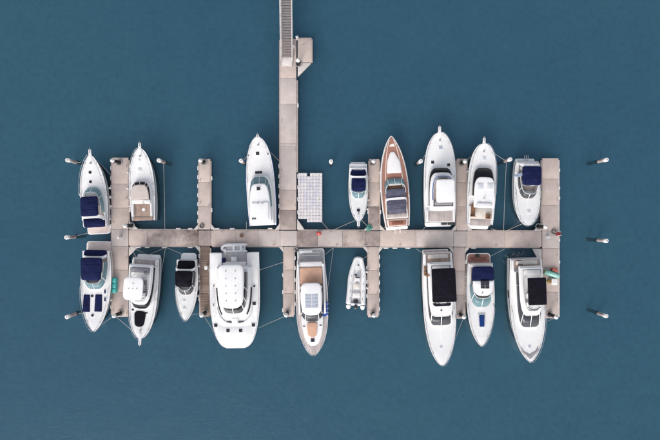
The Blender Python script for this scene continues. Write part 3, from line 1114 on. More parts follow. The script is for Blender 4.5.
nt_ = 38
mt = MB().add(slab([(-gx + 0.12, -0.14), (gx - 0.12, -0.14), (gx - 0.12, 0.14), (-gx + 0.12, 0.14)], -0.03, 0.03, bev=0.01))
first = None
for i in range(nt_):
    dy = 0.75 + i * 0.355
    if first is None:
        o = mt.build('tread', 'tread', g)
        first = o
    else:
        o = first.copy()
        C.objects.link(o)
    o.location = (0, dy, gz(dy) + 0.05)
    o.rotation_euler = (math.atan(GS), 0, 0)
for sx in (-1, 1):
    MB().add(tube([(sx * gx, 0.2, gz(0.2)), (sx * gx, 14.2, gz(14.2))], 0.11, 4)).build('side_beam', 'gangway_white', g)
    hr = MB().add(tube([(sx * (gx + 0.05), 0.3, gz(0.3) + 0.95), (sx * (gx + 0.05), 14.2, gz(14.2) + 0.95)], 0.06, 6))
    hr.add(tube([(sx * (gx + 0.05), 0.3, gz(0.3) + 0.5), (sx * (gx + 0.05), 14.2, gz(14.2) + 0.5)], 0.04, 6))
    h = hr.build('handrail', 'gangway_white', g)
    mb = MB()
    for i in range(11):
        dy = 0.3 + i * 1.39
        mb.add(tube([(sx * (gx + 0.05), dy, gz(dy) - 0.05), (sx * (gx + 0.05), dy, gz(dy) + 0.95)], 0.045, 5))
    mb.build('baluster', 'gangway_white', h)
MB().add(slab([(-gx + 0.05, -0.55), (gx - 0.05, -0.55), (gx - 0.05, 0.62), (-gx + 0.05, 0.62)], 0.60, 0.66, bev=0.01, zf=lambda x, y: max(0, y + 0.1) * 0.2)).build('transition_plate', 'gangway_white', g)
MB().add(MB_join(tube([(-gx, 0.15, 0.62), (gx, 0.15, 0.62)], 0.07, 6), boxv(-gx - 0.12, -gx + 0.05, -0.05, 0.35, 0.545, 0.8), boxv(gx - 0.05, gx + 0.12, -0.05, 0.35, 0.545, 0.8))).build('roller', 'dull_metal', g)
# head of the gangway, beyond the frame: a small fixed pier on four legs
pr = tagset(empty('fixed_pier', (go.x, go.y + 14.3, 0)), 'concrete pier head on legs at the upper end of the gangway', 'pier')
MB().add(slab([(-2.2, 0.05), (2.2, 0.05), (2.2, 5), (-2.2, 5)], 2.45, 2.9, bev=0.05)).build('pier_slab', 'concrete', pr)
for lx, ly in ((-1.7, 0.5), (1.7, 0.5), (-1.7, 4.5), (1.7, 4.5)):
    MB().add(lathe([(0.25, -2), (0.25, 2.46)], 12, lx, ly)).build('leg', 'pile_concrete', pr)

# ------------------------------------------------------------------ modular float dock
fd = tagset(empty('modular_float', (*W(310, 197, 0.4), 0)), 'pale plastic float of small square cubes moored beside the access pontoon', 'float')
fo = W(310, 197, 0.4)
ncol, nrow = 8, 15
pw = (W(322.2, 0, 0.4).x - W(297.9, 0, 0.4).x) / ncol
ph = (W(0, 173, 0.4).y - W(0, 222.2, 0.4).y) / nrow
cube = MB()
hw_ = pw / 2 - 0.006
hh_ = ph / 2 - 0.006
cube.add(slab(rpoly([(-hw_, -hh_), (hw_, -hh_), (hw_, hh_), (-hw_, hh_)], 0.03, 3), -0.3, 0.40, bev=0.008))
pin = MB().add(lathe([(0.075, 0.37), (0.075, 0.43), (0.05, 0.445)], 8))
firsts = {}
xl, yt = W(297.9, 173, 0.4)
for r_ in range(nrow):
    for c_ in range(ncol):
        if r_ == nrow - 1 and c_ < 3: continue
        if r_ == 0 and c_ in (3,): continue
        key = 'float_plastic_blue' if (1 <= r_ <= 10 and 2 <= c_ <= 6 and (r_ * 7 + c_ * 5) % 8 < 6) or (r_ in (1, 2) and c_ < 2) else 'float_plastic'
        if key not in firsts:
            o = cube.build('float_cube', key, fd)
            firsts[key] = o
        else:
            o = firsts[key].copy()
            C.objects.link(o)
        o.location = (xl + (c_ + 0.5) * pw - fo.x, yt - (r_ + 0.5) * ph - fo.y, random.uniform(-0.015, 0.015))
        o.rotation_euler = (random.uniform(-0.01, 0.01), random.uniform(-0.01, 0.01), 0)
pf_ = None
for r_ in range(1, nrow):
    for c_ in range(1, ncol):
        if r_ == nrow - 1 and c_ < 4: continue
        if pf_ is None:
            o = pin.build('coupling_pin', 'whaler', fd)
            pf_ = o
        else:
            o = pf_.copy()
            C.objects.link(o)
        o.location = (xl + c_ * pw - fo.x, yt - r_ * ph - fo.y, 0.0)

# ------------------------------------------------------------------ piles
def pile(px, py, zt, label, black=False, group='mooring piles', r=0.235, cap=0.6):
    """px, py: where the photograph shows the centre of the pile's top."""
    p = W(px, py, zt)
    t = tagset(empty('mooring_pile', (p.x, p.y, 0)), label, 'pile', group)
    MB().add(lathe([(r, 0.05), (r, 0.2), (r * 0.97, zt - cap + 0.02)], 16)).build('shaft', 'pile_black' if black else 'pile_concrete', t)
    MB().add(lathe([(r * 0.9, -2.9), (r * 1.12, -2.0), (r * 1.15, -0.3), (r * 1.04, 0.06)], 16)).build('weedy_foot', 'weed_and_reflection', t)
    if black:
        MB().add(lathe([(r + 0.02, zt - 0.30), (r + 0.05, zt - 0.26), (r + 0.05, zt - 0.12), (r * 0.5, zt + 0.1), (0.03, zt + 0.2)], 16)).build('cap', 'pile_cap', t)
        MB().add(lathe([(r, zt - cap), (r, zt - 0.29)], 16)).build('upper_shaft', 'pile_black', t)
        # steel guide hoop that holds the pontoon to the pile
        h = MB()
        h.add(tube([(0.42 * math.cos(a), 0.42 * math.sin(a), 0.62) for a in [2 * PI * i / 16 for i in range(16)]], 0.05, 6, True))
        h.build('guide_hoop', 'dull_metal', t)
    else:
        MB().add(lathe([(r + 0.035, zt - cap), (r + 0.045, zt - 0.06), (r + 0.01, zt), (r * 0.4, zt + 0.005)], 16)).build('cap', 'pile_cap', t)
        MB().add(lathe([(0.09, zt - 0.01), (0.09, zt + 0.05)], 8, 0.02, 0.0)).build('top_bolt', 'pile_concrete', t)
    return t


GO = 'concrete piles standing free in the water'
pile(607, 159.6, 2.23, 'concrete pile in open water off the coiled hose end pontoon tip', group=GO)
pile(606.8, 240.8, 2.30, 'concrete pile in open water abreast of the walkway beyond coiled hose', group=GO)
pile(606.6, 316.2, 2.16, 'concrete pile in open water off the black hardtop yacht', group=GO)
pile(67, 160, 2.45, 'concrete pile at the bow of the navy canopied cruiser with round hatches', group=GO)
pile(66, 237.4, 2.45, 'concrete pile between the sterns of two navy canopied cruisers', group=GO)
pile(66.5, 317.2, 2.45, 'concrete pile at the bow of the cruiser with navy sunpads', group=GO)
pile(158.5, 160.2, 2.45, 'concrete pile beside the bow of the beige roofed yacht', group=GO)
pile(240.8, 160.6, 2.30, 'concrete pile beside the bow of the all white yacht', group=GO)
pile(331.0, 161.2, 2.16, 'concrete pile alone between the cube float and the small runabout', group=GO)
pile(421, 161, 2.30, 'concrete pile between the wooden decked runabout and white hardtop yacht', group=GO)
pile(510.5, 159.2, 2.30, 'concrete pile between the stern of the navy canopied cuddy and yacht', group=GO)
GP = 'black white-capped piles that hold the pontoons'
for px, py, zt, lb in (
        (111.8, 160.2, 3.0, 'black white-capped pile at tip of turquoise box end pontoon, beige roofed yacht bow'),
        (124.6, 225.8, 2.9, 'black white-capped pile where turquoise box end pontoon meets the walkway'),
        (113.4, 316.2, 2.9, 'black white-capped pile at outer tip of end pontoon below turquoise dock box'),
        (200.2, 160.2, 2.6, 'black white-capped pile at tip of finger pontoon with empty berth'),
        (201.2, 315.6, 2.7, 'black white-capped pile at tip of brown timber finger pontoon'),
        (286.0, 315.4, 2.5, 'black white-capped pile at finger tip beside tan sunpad yacht'),
        (298.0, 59.6, 2.4, 'black white-capped pile on the landing stage beside gangway foot'),
        (373.6, 161.0, 2.4, 'black white-capped pile at finger tip beside wooden decked runabout'),
        (374.2, 315.8, 2.5, 'black white-capped pile at finger tip beside inflatable boat'),
        (465.2, 161.2, 2.5, 'black white-capped pile at finger tip between two flybridge yachts'),
        (464.4, 317.2, 2.7, 'black white-capped pile at finger tip beside the long black canopy yacht'),
        (546.2, 226.8, 3.0, 'black white-capped pile where coiled hose end pontoon meets the walkway'),
        (556.8, 317.4, 2.9, 'black white-capped pile at outer tip of end pontoon beside black hardtop yacht')):
    pile(px, py, zt, lb, True, GP, r=0.235)

# ------------------------------------------------------------------ the boats, one by one
# navy canopied cruiser, bow away from the walkway
b = Boat('cabin_cruiser', 'white cruiser with navy canopy and two round hatches on its foredeck', 'boat', (95.9, 227.0), (89.9, 154.6), 27, 1.35, 1.75, p=2.5, q=0.7, group=GB)
express(b, dict(plat=(234.2, 11.6, 'nonskid_pink'), pulpit=0.7, cockpit=(189, 226, 11.6), screen=(187.5, 192.0, 213, 11.4, 9.8),
                canopy=(216, 196.5, 8.6, 8.4, 3.05), cloth='navy_canvas', arch=(216.6, 10.6, 2.65), cover=(227.0, 218.5, 10.4, 10.8),
                hatches=((90.2, 172.4, 3.2, RD), (90.6, 181.8, 3.2, RD)), crest=True))

# beige roofed yacht
b = Boat('motor_yacht', 'white motor yacht with beige roof and open brown cockpit', 'boat', (143.4, 220.6), (139.6, 147.6), 25.5, 1.45, 1.9, ws=0.9, p=2.9, q=0.62, group=GB)
flybridge(b, dict(deck='nonskid', pulpit=0.65, cabin=(181.5, 185.0, 200, 9.6, 8.8), cz=(2.15, 2.45), roof=(184.6, 199.5, 8.9, 2.55), roofm='tan_canvas',
                  aft=(216.5, 202.5, 8.4, 'teak'), bench=False, mull=(5, 7, 9, 11, 13), frame='tan_canvas', frr=0.06,
                  hatches=((140, 169.5, 4.0, 4.0, ), (139.8, 157, 2.0, 2.0)) and ((140, 169.5, 3.6, dict(m='pane_light')), (139.4, 160, 2.0, dict(m='pane_light')))))
z = 2.0
b.part('transom_step', slab(b.trap(220.4, 216.8, 9.6, 9.8, 1.6, 0.1), 1.3, 1.62, bev=0.04), 'teak')
x, y = b.loc(137.5, 201.6, z)
b.part('companion_seat', slab(rpoly([(x - 0.75, y - 0.3), (x + 0.75, y - 0.3), (x + 0.75, y + 0.3), (x - 0.75, y + 0.3)], 0.1), 1.5, z, bev=0.08), 'white_cushion')
x, y = b.loc(147.6, 201.6, z)
b.part('wet_bar', slab(rpoly([(x - 0.4, y - 0.3), (x + 0.4, y - 0.3), (x + 0.4, y + 0.3), (x - 0.4, y + 0.3)], 0.1), 1.5, z + 0.2, bev=0.05), 'gelcoat')
x, y = b.loc(143.5, 209.5, 1.56)
b.part('deck_lid', slab(circ(x, y, 0.22), 1.5, 1.575, bev=0.01), 'gelcoat')

# cruiser with navy sunpads, bow away
b = Boat('cabin_cruiser', 'white cruiser with navy canopy and twin navy sunpads on its foredeck', 'boat', (96.8, 250.5), (93.8, 332.0), 30.5, 1.35, 1.8, ws=0.84, p=2.4, q=0.7, group=GB)
express(b, dict(plat=(241.2, 13.2, 'nonskid_pink'), cockpit=(289, 251, 13.2), screen=(289.5, 284.0, 262, 12.6, 10.6),
                canopy=(258.0, 280.5, 10.6, 9.6, 3.05), cloth='navy_canvas', cover=(250.4, 257.0, 11.0, 11.8),
                hatches=((92.2, 296, 3.0, RD), (92.6, 315.4, 3.0, RD)),
                pads=(('sunpad', 86.4, 303.4, 6.6, 17, 'navy_canvas', None, 0.1, 0.12, 7.4), ('sunpad', 98.2, 303.2, 6.6, 17, 'navy_canvas', None, 0.1, 0.12, 7.4))))
for py in (291.6, 299.4):
    x, y = b.loc(105.2, py, 1.7)
    b.hatch(105.0, py, 1.6, 4.0, m='navy_canvas')
b.arch(257.6, 11.4, 2.3, wid=0.2, name='coaming_bar')

# flybridge yacht with big white hardtop
b = Boat('motor_yacht', 'white flybridge yacht with white hardtop and black foredeck cover', 'boat', (146.0, 258.0), (139.9, 339.5), 28, 1.6, 2.1, ws=0.92, p=3.2, q=0.58, group=GB)
flybridge(b, dict(plat=(254.4, 11.6, 'gelcoat'), pulpit=0.75, cabin=(308.8, 304.6, 267, 12.4, 11.8), cz=(2.5, 3.0), roof=(304.4, 264.5, 11.9, 3.2),
                  fly=(303.0, 266.0, 11.3, 0.25), flyfloor='nonskid', top=(277.2, 300.4, 9.8, 9.8, 5.6, 'gelcoat', 0.7), aft=(259.5, 266.5, 10.6, 'teak_grey'), bench=False, seatm='grey_cushion',
                  topdots=((0.3, 0.5), (0.5, 0.5), (0.7, 0.5), (0.5, 0.28)), mull=(), tdome=0.08))
b.pad('foredeck_cover', 139.6, 319.0, 12.0, 15.6, 'black_canvas', None, 0.12, 0.6, 9.0)
b.hatch(132.8, 309.8, 2.4, 1.8)
b.hatch(146.4, 312.8, 2.4, 1.8)
x, y = b.loc(146.0, 272.0, 3.9)
b.part('life_ring', tube([(x + 0.34 * math.cos(a), y + 0.34 * math.sin(a), 3.72) for a in [2 * PI * i / 16 for i in range(16)]], 0.09, 6, True), 'grey_cushion')
mb = MB()
for i in range(9):
    x, y = b.loc(141.6, 281 + i * 1.9, 3.9)
    mb.add(boxv(x - 0.5, x + 0.5, y - 0.07, y + 0.07, 3.3, 3.75))
mb.build('ladder_rungs', 'grey_cushion', b.root)

# small cruiser with black canopy
b = Boat('cabin_cruiser', 'small white cruiser with black canopy and black cockpit cover', 'boat', (187.2, 259.5), (185.5, 321.4), 22.5, 1.2, 1.55, ws=0.86, p=2.4, q=0.71, group=GB)
express(b, dict(plat=(253.0, 7.8, 'gelcoat'), cockpit=(294, 260, 9.8), screen=(295.0, 290.4, 272, 9.7, 8.4), glass='glass_grey', cover=(260.8, 271.5, 8.4, 8.8),
                canopy=(271.4, 287.0, 8.8, 8.0, 2.9), cloth='black_canvas', arch=(270.4, 9.6, 2.5), aw=0.18,
                hatches=((184.2, 300.8, 3.0, dict(round_=True, m='pane_light')), (184.4, 308.4, 3.2, dict(round_=True, m='pane_light')))))

# all white yacht
b = Boat('motor_yacht', 'all white closed yacht with pale green raked windscreen', 'boat', (263.0, 225.6), (257.6, 136.2), 28.5, 1.6, 2.0, ws=0.93, s0=0.3, p=3.3, q=0.58, group=GB)
b.hull('gelcoat', 'nonskid', rub='bluecloth'); b.rail(0.5); b.cleats(); b.pulpit(0.25)
lo, hi = b.ucurve(176.4, 207, 11.2, 2.5, e1=0.5, e2=0.8), b.ucurve(183.6, 207, 10.0, 3.2, e1=0.5, e2=0.8)
cab = b.part('cabin', slab(b.ucurve(176.0, 223.5, 11.6, 2.45, e1=0.4, e2=0.6), 1.4, 2.5, bev=0.06, flare=0.12), 'gelcoat', smooth=50)
dk = [(x * 0.95, y - (0.1 if 0 < i < len(lo) - 1 else 0)) for i, (x, y) in enumerate(lo)]
dh = [(x * 0.95, y - (0.1 if 0 < i < len(hi) - 1 else 0)) for i, (x, y) in enumerate(hi)]
n = len(dk)
b.part('cabin_lining', ([(x, y, 2.5) for x, y in dk] + [(x, y, 3.2) for x, y in dh], [(i, (i + 1) % n, n + (i + 1) % n, n + i) for i in range(n)] + [tuple(range(n, 2 * n))]), 'nonskid_grey', cab)
b.screen('windscreen', lo, 2.5, hi, 3.2, 'glass_teal', mull=(5, 7, 9, 11, 13), frr=0.03)
rf = b.part('cabin_roof', slab(ccw(b.ucurve(183.4, 221.5, 10.2, 3.4, e1=0.4, e2=0.6)), 2.4, 3.42, bev=0.12, dome=0.1), 'gelcoat', smooth=50)
b.part('roof_step', slab(b.trap(221.0, 202, 8.2, 8.8, 3.6, 0.3), 3.3, 3.62, bev=0.1, dome=0.06), 'gelcoat')
b.hatch(258.4, 188.6, 3.6, m='pane_dark', z=3.5)
b.hatch(257.6, 153.5, 3.4)
b.hatch(258.6, 172.4, 7.0, 2.6)
b.hatch(248.2, 155.2, 1.3, 1.6); b.hatch(267.8, 154.0, 1.3, 1.6)
x, y = b.loc(254.2, 218.6, 3.66)
b.part('vent_grille', MB_join(*[boxv(x - 0.3 + i * 0.2, x - 0.16 + i * 0.2, y - 0.12, y + 0.12, 3.55, 3.69) for i in range(3)]), 'rubber')
for q in (262.4, 257.6):
    x, y = b.loc(q, 203.5, 3.7)
    b.part('antenna_mount', lathe([(0.09, 3.5), (0.09, 3.85), (0.04, 3.95)], 8, x, y), 'dull_metal')

# small runabout, bow toward the walkway
b = Boat('small_runabout', 'small white runabout with navy top and one dark round bow hatch', 'boat', (358.2, 164.0), (358.5, 222.6), 19.4, 1.05, 1.35, ws=0.88, s0=0.4, p=2.6, q=0.68, group=GB)
express(b, dict(plat=(162.0, 7.6, 'gelcoat'), pulpit=0.5, cockpit=(198, 168, 8.2), screen=(198.6, 193.0, 180, 7.9, 7.0), sh=0.5,
                canopy=(178.2, 191.0, 6.9, 6.9, 2.3), cloth='navy_canvas', arch=(177.0, 8.2, 2.15), aw=0.14, cover=(170.0, 176.6, 7.4, 8.0),
                hatches=((358.4, 210.2, 3.6, RD),)))

# wooden decked runabout
b = Boat('classic_runabout', 'classic runabout with red-brown laid decks and slate blue covers', 'boat', (397.6, 226.6), (391.2, 136.0), 28, 1.3, 1.7, ws=0.84, s0=0.36, p=2.3, q=0.72, group=GB)
b.hull('gelcoat_cream', 'teak_red', rub='gelcoat'); b.cleats(); b.rail(0.3, h=0.35, r=0.018)
b.platform(229.6, 11.0, 'gelcoat', z=0.55, r=0.2)
# white king planks and margin boards dividing the laid deck
for sg in (-1, 1):
    pth = []
    for i in range(25):
        t = 0.30 + 0.66 * i / 24
        yy = -b.L / 2 + b.L * t
        xx = max(0.05, b.hw(yy) * 0.62)
        pth.append((sg * xx, yy, b.zd(xx, yy) + 0.012))
    b.part('margin_board', tube(pth, 0.05, 5), 'gelcoat_cream')
zz = 1.75
tr = b.part('trunk_cabin', slab(rpoly([(q[0], q[1]) for q in (b.loc(386.9, 173.4, zz), b.loc(401.8, 172.6, zz), b.loc(399.6, 160.5, zz), b.loc(394.2, 151.4, zz), b.loc(390.4, 151.8, zz), b.loc(387.4, 161.0, zz))], 0.25), 1.4, zz, bev=0.08, dome=0.06), 'white_cushion')
b.part('bow_panel', slab(rpoly([b.loc(389.0, 146.6, 1.66), b.loc(395.2, 146.3, 1.66), b.loc(392.2, 141.6, 1.66)], 0.12), 1.5, 1.68, bev=0.03), 'gelcoat_cream')
cockpit(b, 178.5, 218.5, 11.0, h=0.25, floor='brown_wood', seats=False, e1=0.45, m='gelcoat_cream')
z0, z1 = 1.72, 2.2
b.screen('windscreen', b.ucurve(178.4, 193, 10.8, z0, e1=0.4, e2=0.6), z0, b.ucurve(184.0, 193, 9.9, z1, e1=0.4, e2=0.6), z1, 'glass_teal', mull=(7, 9, 11))
b.part('cockpit_cover', slab(b.trap(197.6, 188.6, 10.2, 9.8, 2.05, 0.2), 1.6, 2.05, bev=0.1, dome=0.06), 'slate_canvas')
b.arch(198.6, 10.6, 2.2, wid=0.16, zbase=1.5)
canopy(b, (212.8, 199.8), (8.8, 10.2), 2.3, 'slate_canvas', th=0.25, dome=0.14, r=0.5)
b.part('aft_bench_trim', slab(b.trap(217.6, 213.4, 9.0, 9.4, 1.85, 0.15), 1.45, 1.85, bev=0.05), 'teak_grey')
b.part('transom_deck', slab(b.trap(226.0, 219.2, 9.8, 10.4, 1.5, 0.12), 1.2, 1.5, bev=0.04), 'gelcoat_cream')
b.part('transom_teak', slab(b.trap(225.4, 220.0, 8.6, 9.2, 1.52, 0.08), 1.3, 1.53, bev=0.01), 'teak_red')
b.part('transom_hatch', slab(b.trap(224.4, 221.2, 5.6, 5.8, 1.56, 0.05), 1.4, 1.565, bev=0.015), 'varnish')
b.part('passerelle', MB_join(*[tube([(q, -b.L / 2 + 0.3, 1.35), (q, -b.L / 2 - 0.9, 0.85)], 0.05, 5) for q in (-0.35, 0.35)]), 'gelcoat')

# white hardtop yacht
b = Boat('motor_yacht', 'white flybridge yacht with white hardtop, black windscreen arc and grey stern grating', 'boat', (440.2, 222.6), (439.7, 131.6), 32, 1.7, 2.2, ws=0.92, s0=0.32, p=3.5, q=0.56, group=GB)
flybridge(b, dict(plat=(226.6, 13.4, 'gelcoat'), pulpit=0.7, cabin=(167.8, 172.6, 206, 12.9, 12.4), cz=(2.6, 3.1), roof=(172.4, 209.0, 12.5, 3.3), e1=0.4, e2=0.6, re1=0.4, re2=0.55,
                  fly=(175.5, 207.5, 11.2, 0.5), flyfloor='nonskid_beige', top=(202.4, 179.2, 9.4, 9.2, 5.2, 'gelcoat', 0.35), tdome=0.06, seatm='grey_cushion',
                  aft=(221.4, 211.5, 12.4, 'teak_grey'), bench=False, mull=(),
                  hatches=((440.6, 147.6, 3.6, dict(m='pane_grey')), (432.6, 162.2, 3.0), (448.6, 164.8, 3.0))))
b.part('fly_trim', tube([(x, y, 3.86) for x, y in b.ucurve(176.0, 200, 10.8, 3.85, e1=0.5, e2=0.7)], 0.05, 5), 'bluecloth')
for q, w_ in ((446, 0.35), (451.6, 0.25), (454.2, 0.3)):
    x, y = b.loc(q - 1.5, 223.4, 1.0)
    b.part('deck_gear', slab(rpoly([(x - w_, y - 0.2), (x + w_, y - 0.2), (x + w_, y + 0.2), (x - w_, y + 0.2)], 0.1), 0.5, 0.95, bev=0.08), 'rubber')

# yacht with black windscreen arc and wood chairs
b = Boat('motor_yacht', 'white yacht with black wraparound windscreen and brown wooden stern chairs', 'boat', (480.0, 224.6), (484.2, 142.8), 28.5, 1.6, 2.05, ws=0.9, s0=0.34, p=3.8, q=0.53, group=GB)
flybridge(b, dict(plat=(229.2, 11.0, 'gelcoat'), pulpit=0.7, cabin=(167.8, 177.4, 196, 10.9, 10.1), cz=(2.35, 2.95), roof=(177.0, 207.6, 10.2, 3.1), e1=0.45, e2=0.6, re1=0.4, re2=0.45,
                  aft=(219.0, 208.6, 10.6, 'cream_cushion'), bench=False, mull=(), hatches=((484.2, 158.0, 3.6, dict(m='pane_light')),)))
for q in (480.3, 490.0):
    b.hatch(q, 186.4, 5.6, 5.4, m='pane_light', z=3.16)
b.part('roof_mast', lathe([(0.12, 3.1), (0.1, 3.5), (0.03, 3.6)], 8, *b.loc(484.5, 199.5, 3.5)), 'gelcoat')
b.part('roof_radar', slab(rpoly([(b.loc(484.5, 204.6, 3.3)[0] + dx_, b.loc(484.5, 204.6, 3.3)[1] + dy_) for dx_, dy_ in ((-1.1, -0.2), (1.1, -0.2), (0.9, 0.2), (-0.9, 0.2))], 0.1), 3.05, 3.32, bev=0.06), 'gelcoat')
b.part('stern_grating', slab(b.trap(225.8, 219.6, 9.8, 10.2, 1.72, 0.1), 1.4, 1.73, bev=0.02), 'teak_grey')
for px, py, w_, h_ in ((472.8, 211.2, 0.35, 0.75), (488.6, 216.4, 0.3, 0.35), (474.6, 205.6, 0.25, 0.3)):
    x, y = b.loc(px, py, 2.1)
    o = b.part('wooden_chair', slab(rpoly([(x - w_, y - h_), (x + w_, y - h_), (x + w_, y + h_), (x - w_, y + h_)], 0.06), 1.6, 2.05, bev=0.05), 'brown_wood')
    b.part('chair_back', slab([(x - w_, y - h_), (x + w_, y - h_), (x + w_, y - h_ + 0.1), (x - w_, y - h_ + 0.1)], 2.0, 2.5, bev=0.03), 'brown_wood', o)

# cuddy with navy canopy, bow toward the walkway
b = Boat('cuddy_cruiser', 'white cruiser with square navy canopy, its bow pointing at the walkway', 'boat', (527.2, 161.0), (527.8, 226.4), 26.4, 1.3, 1.7, ws=0.84, s0=0.40, p=3.1, q=0.60, group=GB)
express(b, dict(plat=(158.6, 9.8, 'gelcoat'), cockpit=(198, 163, 11.0), screen=(198.6, 194.0, 174, 10.8, 9.6), glass='glass_grey', rail=0.4,
                canopy=(166.2, 184.8, 9.4, 9.4, 3.15), cloth='navy_canvas', arch=(165.4, 9.9, 2.9), aw=0.16,
                hatches=((528.8, 211.8, 3.2, dict(m='pane_light')),)))
x, y = b.loc(526.6, 157.0, 0.7)
b.part('boarding_ladder', MB_join(*[tube([(x + q, y + 0.5, 0.55), (x + q, y - 0.25, 0.62)], 0.05, 5) for q in (-0.25, 0, 0.25)]), 'steel')
# pale streaked flag on a short staff
p0, p1 = b.loc(515.4, 178.2, 2.2), b.loc(527.0, 173.4, 3.4)
fl = tagset(MB().add(tube([(0, 0, 0), (p1[0] - p0[0], p1[1] - p0[1], 1.2)], 0.03, 6)).build('flagstaff', 'steel'), 'slanting staff with pale blue flag at square navy canopy', 'flag')
wp = W(515.4, 178.2, 2.0)
fl.location = (wp.x, wp.y, 2.0)
fl.rotation_euler = (0, 0, b.ang)
dx_, dy_ = p1[0] - p0[0], p1[1] - p0[1]
vv, ff = [], []
for i in range(13):
    for j in range(5):
        t, q = i / 12, j / 4
        vv.append((dx_ * t + 0.14 * math.sin(6 * t) - dy_ * 0.35 * q * (1 - 0.4 * t), dy_ * t - 0.02 - abs(dx_) * 0.30 * q, 1.2 * t - 0.35 * q + 0.09 * math.sin(9 * t + 2 * q)))
for i in range(12):
    for j in range(4):
        ff.append((i * 5 + j, (i + 1) * 5 + j, (i + 1) * 5 + j + 1, i * 5 + j + 1))
o = MB().add((vv, ff)).build('flag_cloth', mat('flag_blue', (0.30, 0.42, 0.66), 0.8, vscale=3.5, col2=(0.62, 0.62, 0.68)), fl)
o.modifiers.new('thickness', 'SOLIDIFY').thickness = 0.012

# sport yacht with tan sunpads
b = Boat('sport_yacht', 'white sport yacht with tan cockpit and foredeck sunpads and glass sunroof', 'boat', (310.8, 260.6), (313.5, 356.0), 32, 1.5, 1.95, ws=0.86, s0=0.42, p=2.9, q=0.66, group=GB)
b.hull('gelcoat', 'teak_silver'); b.rail(0.4); b.cleats()
b.platform(248.6, 13.6, 'nonskid_grey', z=0.6, r=0.4)
for i, q in enumerate((252.5, 255.5)):
    b.part('platform_rail', tube([(-1.2, b.y(q, 0.7), 0.66), (1.2, b.y(q, 0.7), 0.66)], 0.05, 5), 'gelcoat')
x, y = b.loc(306, 251.8, 0.9)
b.part('platform_locker', slab(rpoly([(x - 0.9, y - 0.2), (x + 0.9, y - 0.2), (x + 0.9, y + 0.2), (x - 0.9, y + 0.2)], 0.1), 0.55, 0.85, bev=0.06), 'gelcoat')
b.part('foredeck_moulding', slab(ccw(b.ucurve(346, 316, 11.0, 1.95, e1=0.8, e2=1.0)), 1.5, 1.98, bev=0.1, dome=0.06), 'gelcoat', smooth=50)
b.part('aft_sofa', slab(b.trap(262.0, 267.2, 11.6, 12.0, 2.1, 0.2), 1.4, 2.1, bev=0.12), 'white_cushion')
b.part('cockpit_sunpad', slab(b.trap(267.4, 284.4, 11.2, 11.4, 2.25, 0.15), 1.4, 2.25, bev=0.1, dome=0.04), 'tan_cushion')
for sg in (-1, 1):
    q = (12.6 * sg) * k(2.2)
    ya, yb = b.y(264.0, 2.2), b.y(314, 2.2)
    b.part('side_coaming', slab(rpoly([(q - 0.14, ya), (q + 0.14, ya), (q + 0.10, yb), (q - 0.18, yb)], 0.06), 1.4, 2.3, bev=0.06), 'gelcoat')
lo, hi = b.ucurve(321.5, 292, 11.6, 2.25, e1=0.5, e2=0.7), b.ucurve(315.0, 292, 10.6, 3.1, e1=0.5, e2=0.7)
b.part('dashboard', slab(ccw(b.ucurve(320.5, 306, 11.0, 2.2, e1=0.5, e2=0.7)), 1.5, 2.26, bev=0.04), 'rubber')
b.screen('windscreen', lo, 2.27, hi, 3.1, 'glass_grey', mull=(4, 7, 11, 14), frr=0.05)
ht = b.part('hardtop', slab(b.trap(283.0, 315.2, 10.4, 10.2, 3.35, [0.8, 0.8, 1.1, 1.1]), 3.08, 3.35, bev=0.14, dome=0.12), 'gelcoat', smooth=50)
b.posts([(sx * 1.45, b.y(286, 3.3), sx * 1.4, b.y(288, 3.3)) for sx in (-1, 1)], 1.5, 3.15, 0.07, 'gelcoat', 'hardtop_leg')
for i in range(4):
    pz = 3.44
    y0, y1 = b.y(294.2 + i * 3.55, pz), b.y(294.2 + (i + 1) * 3.55 - 0.35, pz)
    for sg in (-1, 1):
        a0, a1 = sg * 0.03, sg * 6.2 * k(pz)
        b.part('sunroof_pane', slab([(a0, y0), (a1, y0), (a1, y1), (a0, y1)], 3.3, 3.475 + (0.012 if 0 < i < 3 else 0), bev=0.01), 'pane_grey', ht)
b.pad('foredeck_sunpad', 312.2, 329.6, 11.0, 14.6, 'tan_cushion', 2.05, 0.14, 0.5, 8.5, 0.04)
b.hatch(312.6, 340.2, 3.8, z=2.06)
b.hatch(304.0, 326.6, 2.2, 0.9, z=2.03); b.hatch(320.6, 325.6, 2.2, 0.9, z=2.03)
# rolled blue covers on its side deck
rb = tagset(empty('cover_roll', (0, 0, 0)), 'bundle of rolled blue cloth on the side deck by tan sunpads', 'cloth roll')
p = W(325.4, 308.4, 1.95); rb.location = (p.x, p.y, 1.52)
MB().add(tube([(-0.16, -1.1, 0.26), (-0.14, 0, 0.28), (-0.16, 1.1, 0.26)], [0.2, 0.23, 0.19], 10)).build('roll', 'bluecloth', rb)
MB().add(tube([(0.2, -0.95, 0.24), (0.2, 0, 0.24), (0.18, 0.85, 0.24)], [0.18, 0.2, 0.17], 10)).build('roll', 'bluecloth', rb)
for yy in (-0.6, 0.0, 0.6):
    MB().add(tube([(0.03 + 0.42 * math.cos(a), yy, 0.26 + 0.25 * math.sin(a)) for a in [2 * PI * i / 14 for i in range(14)]], 0.025, 5, True)).build('strap', 'paint_white', rb)

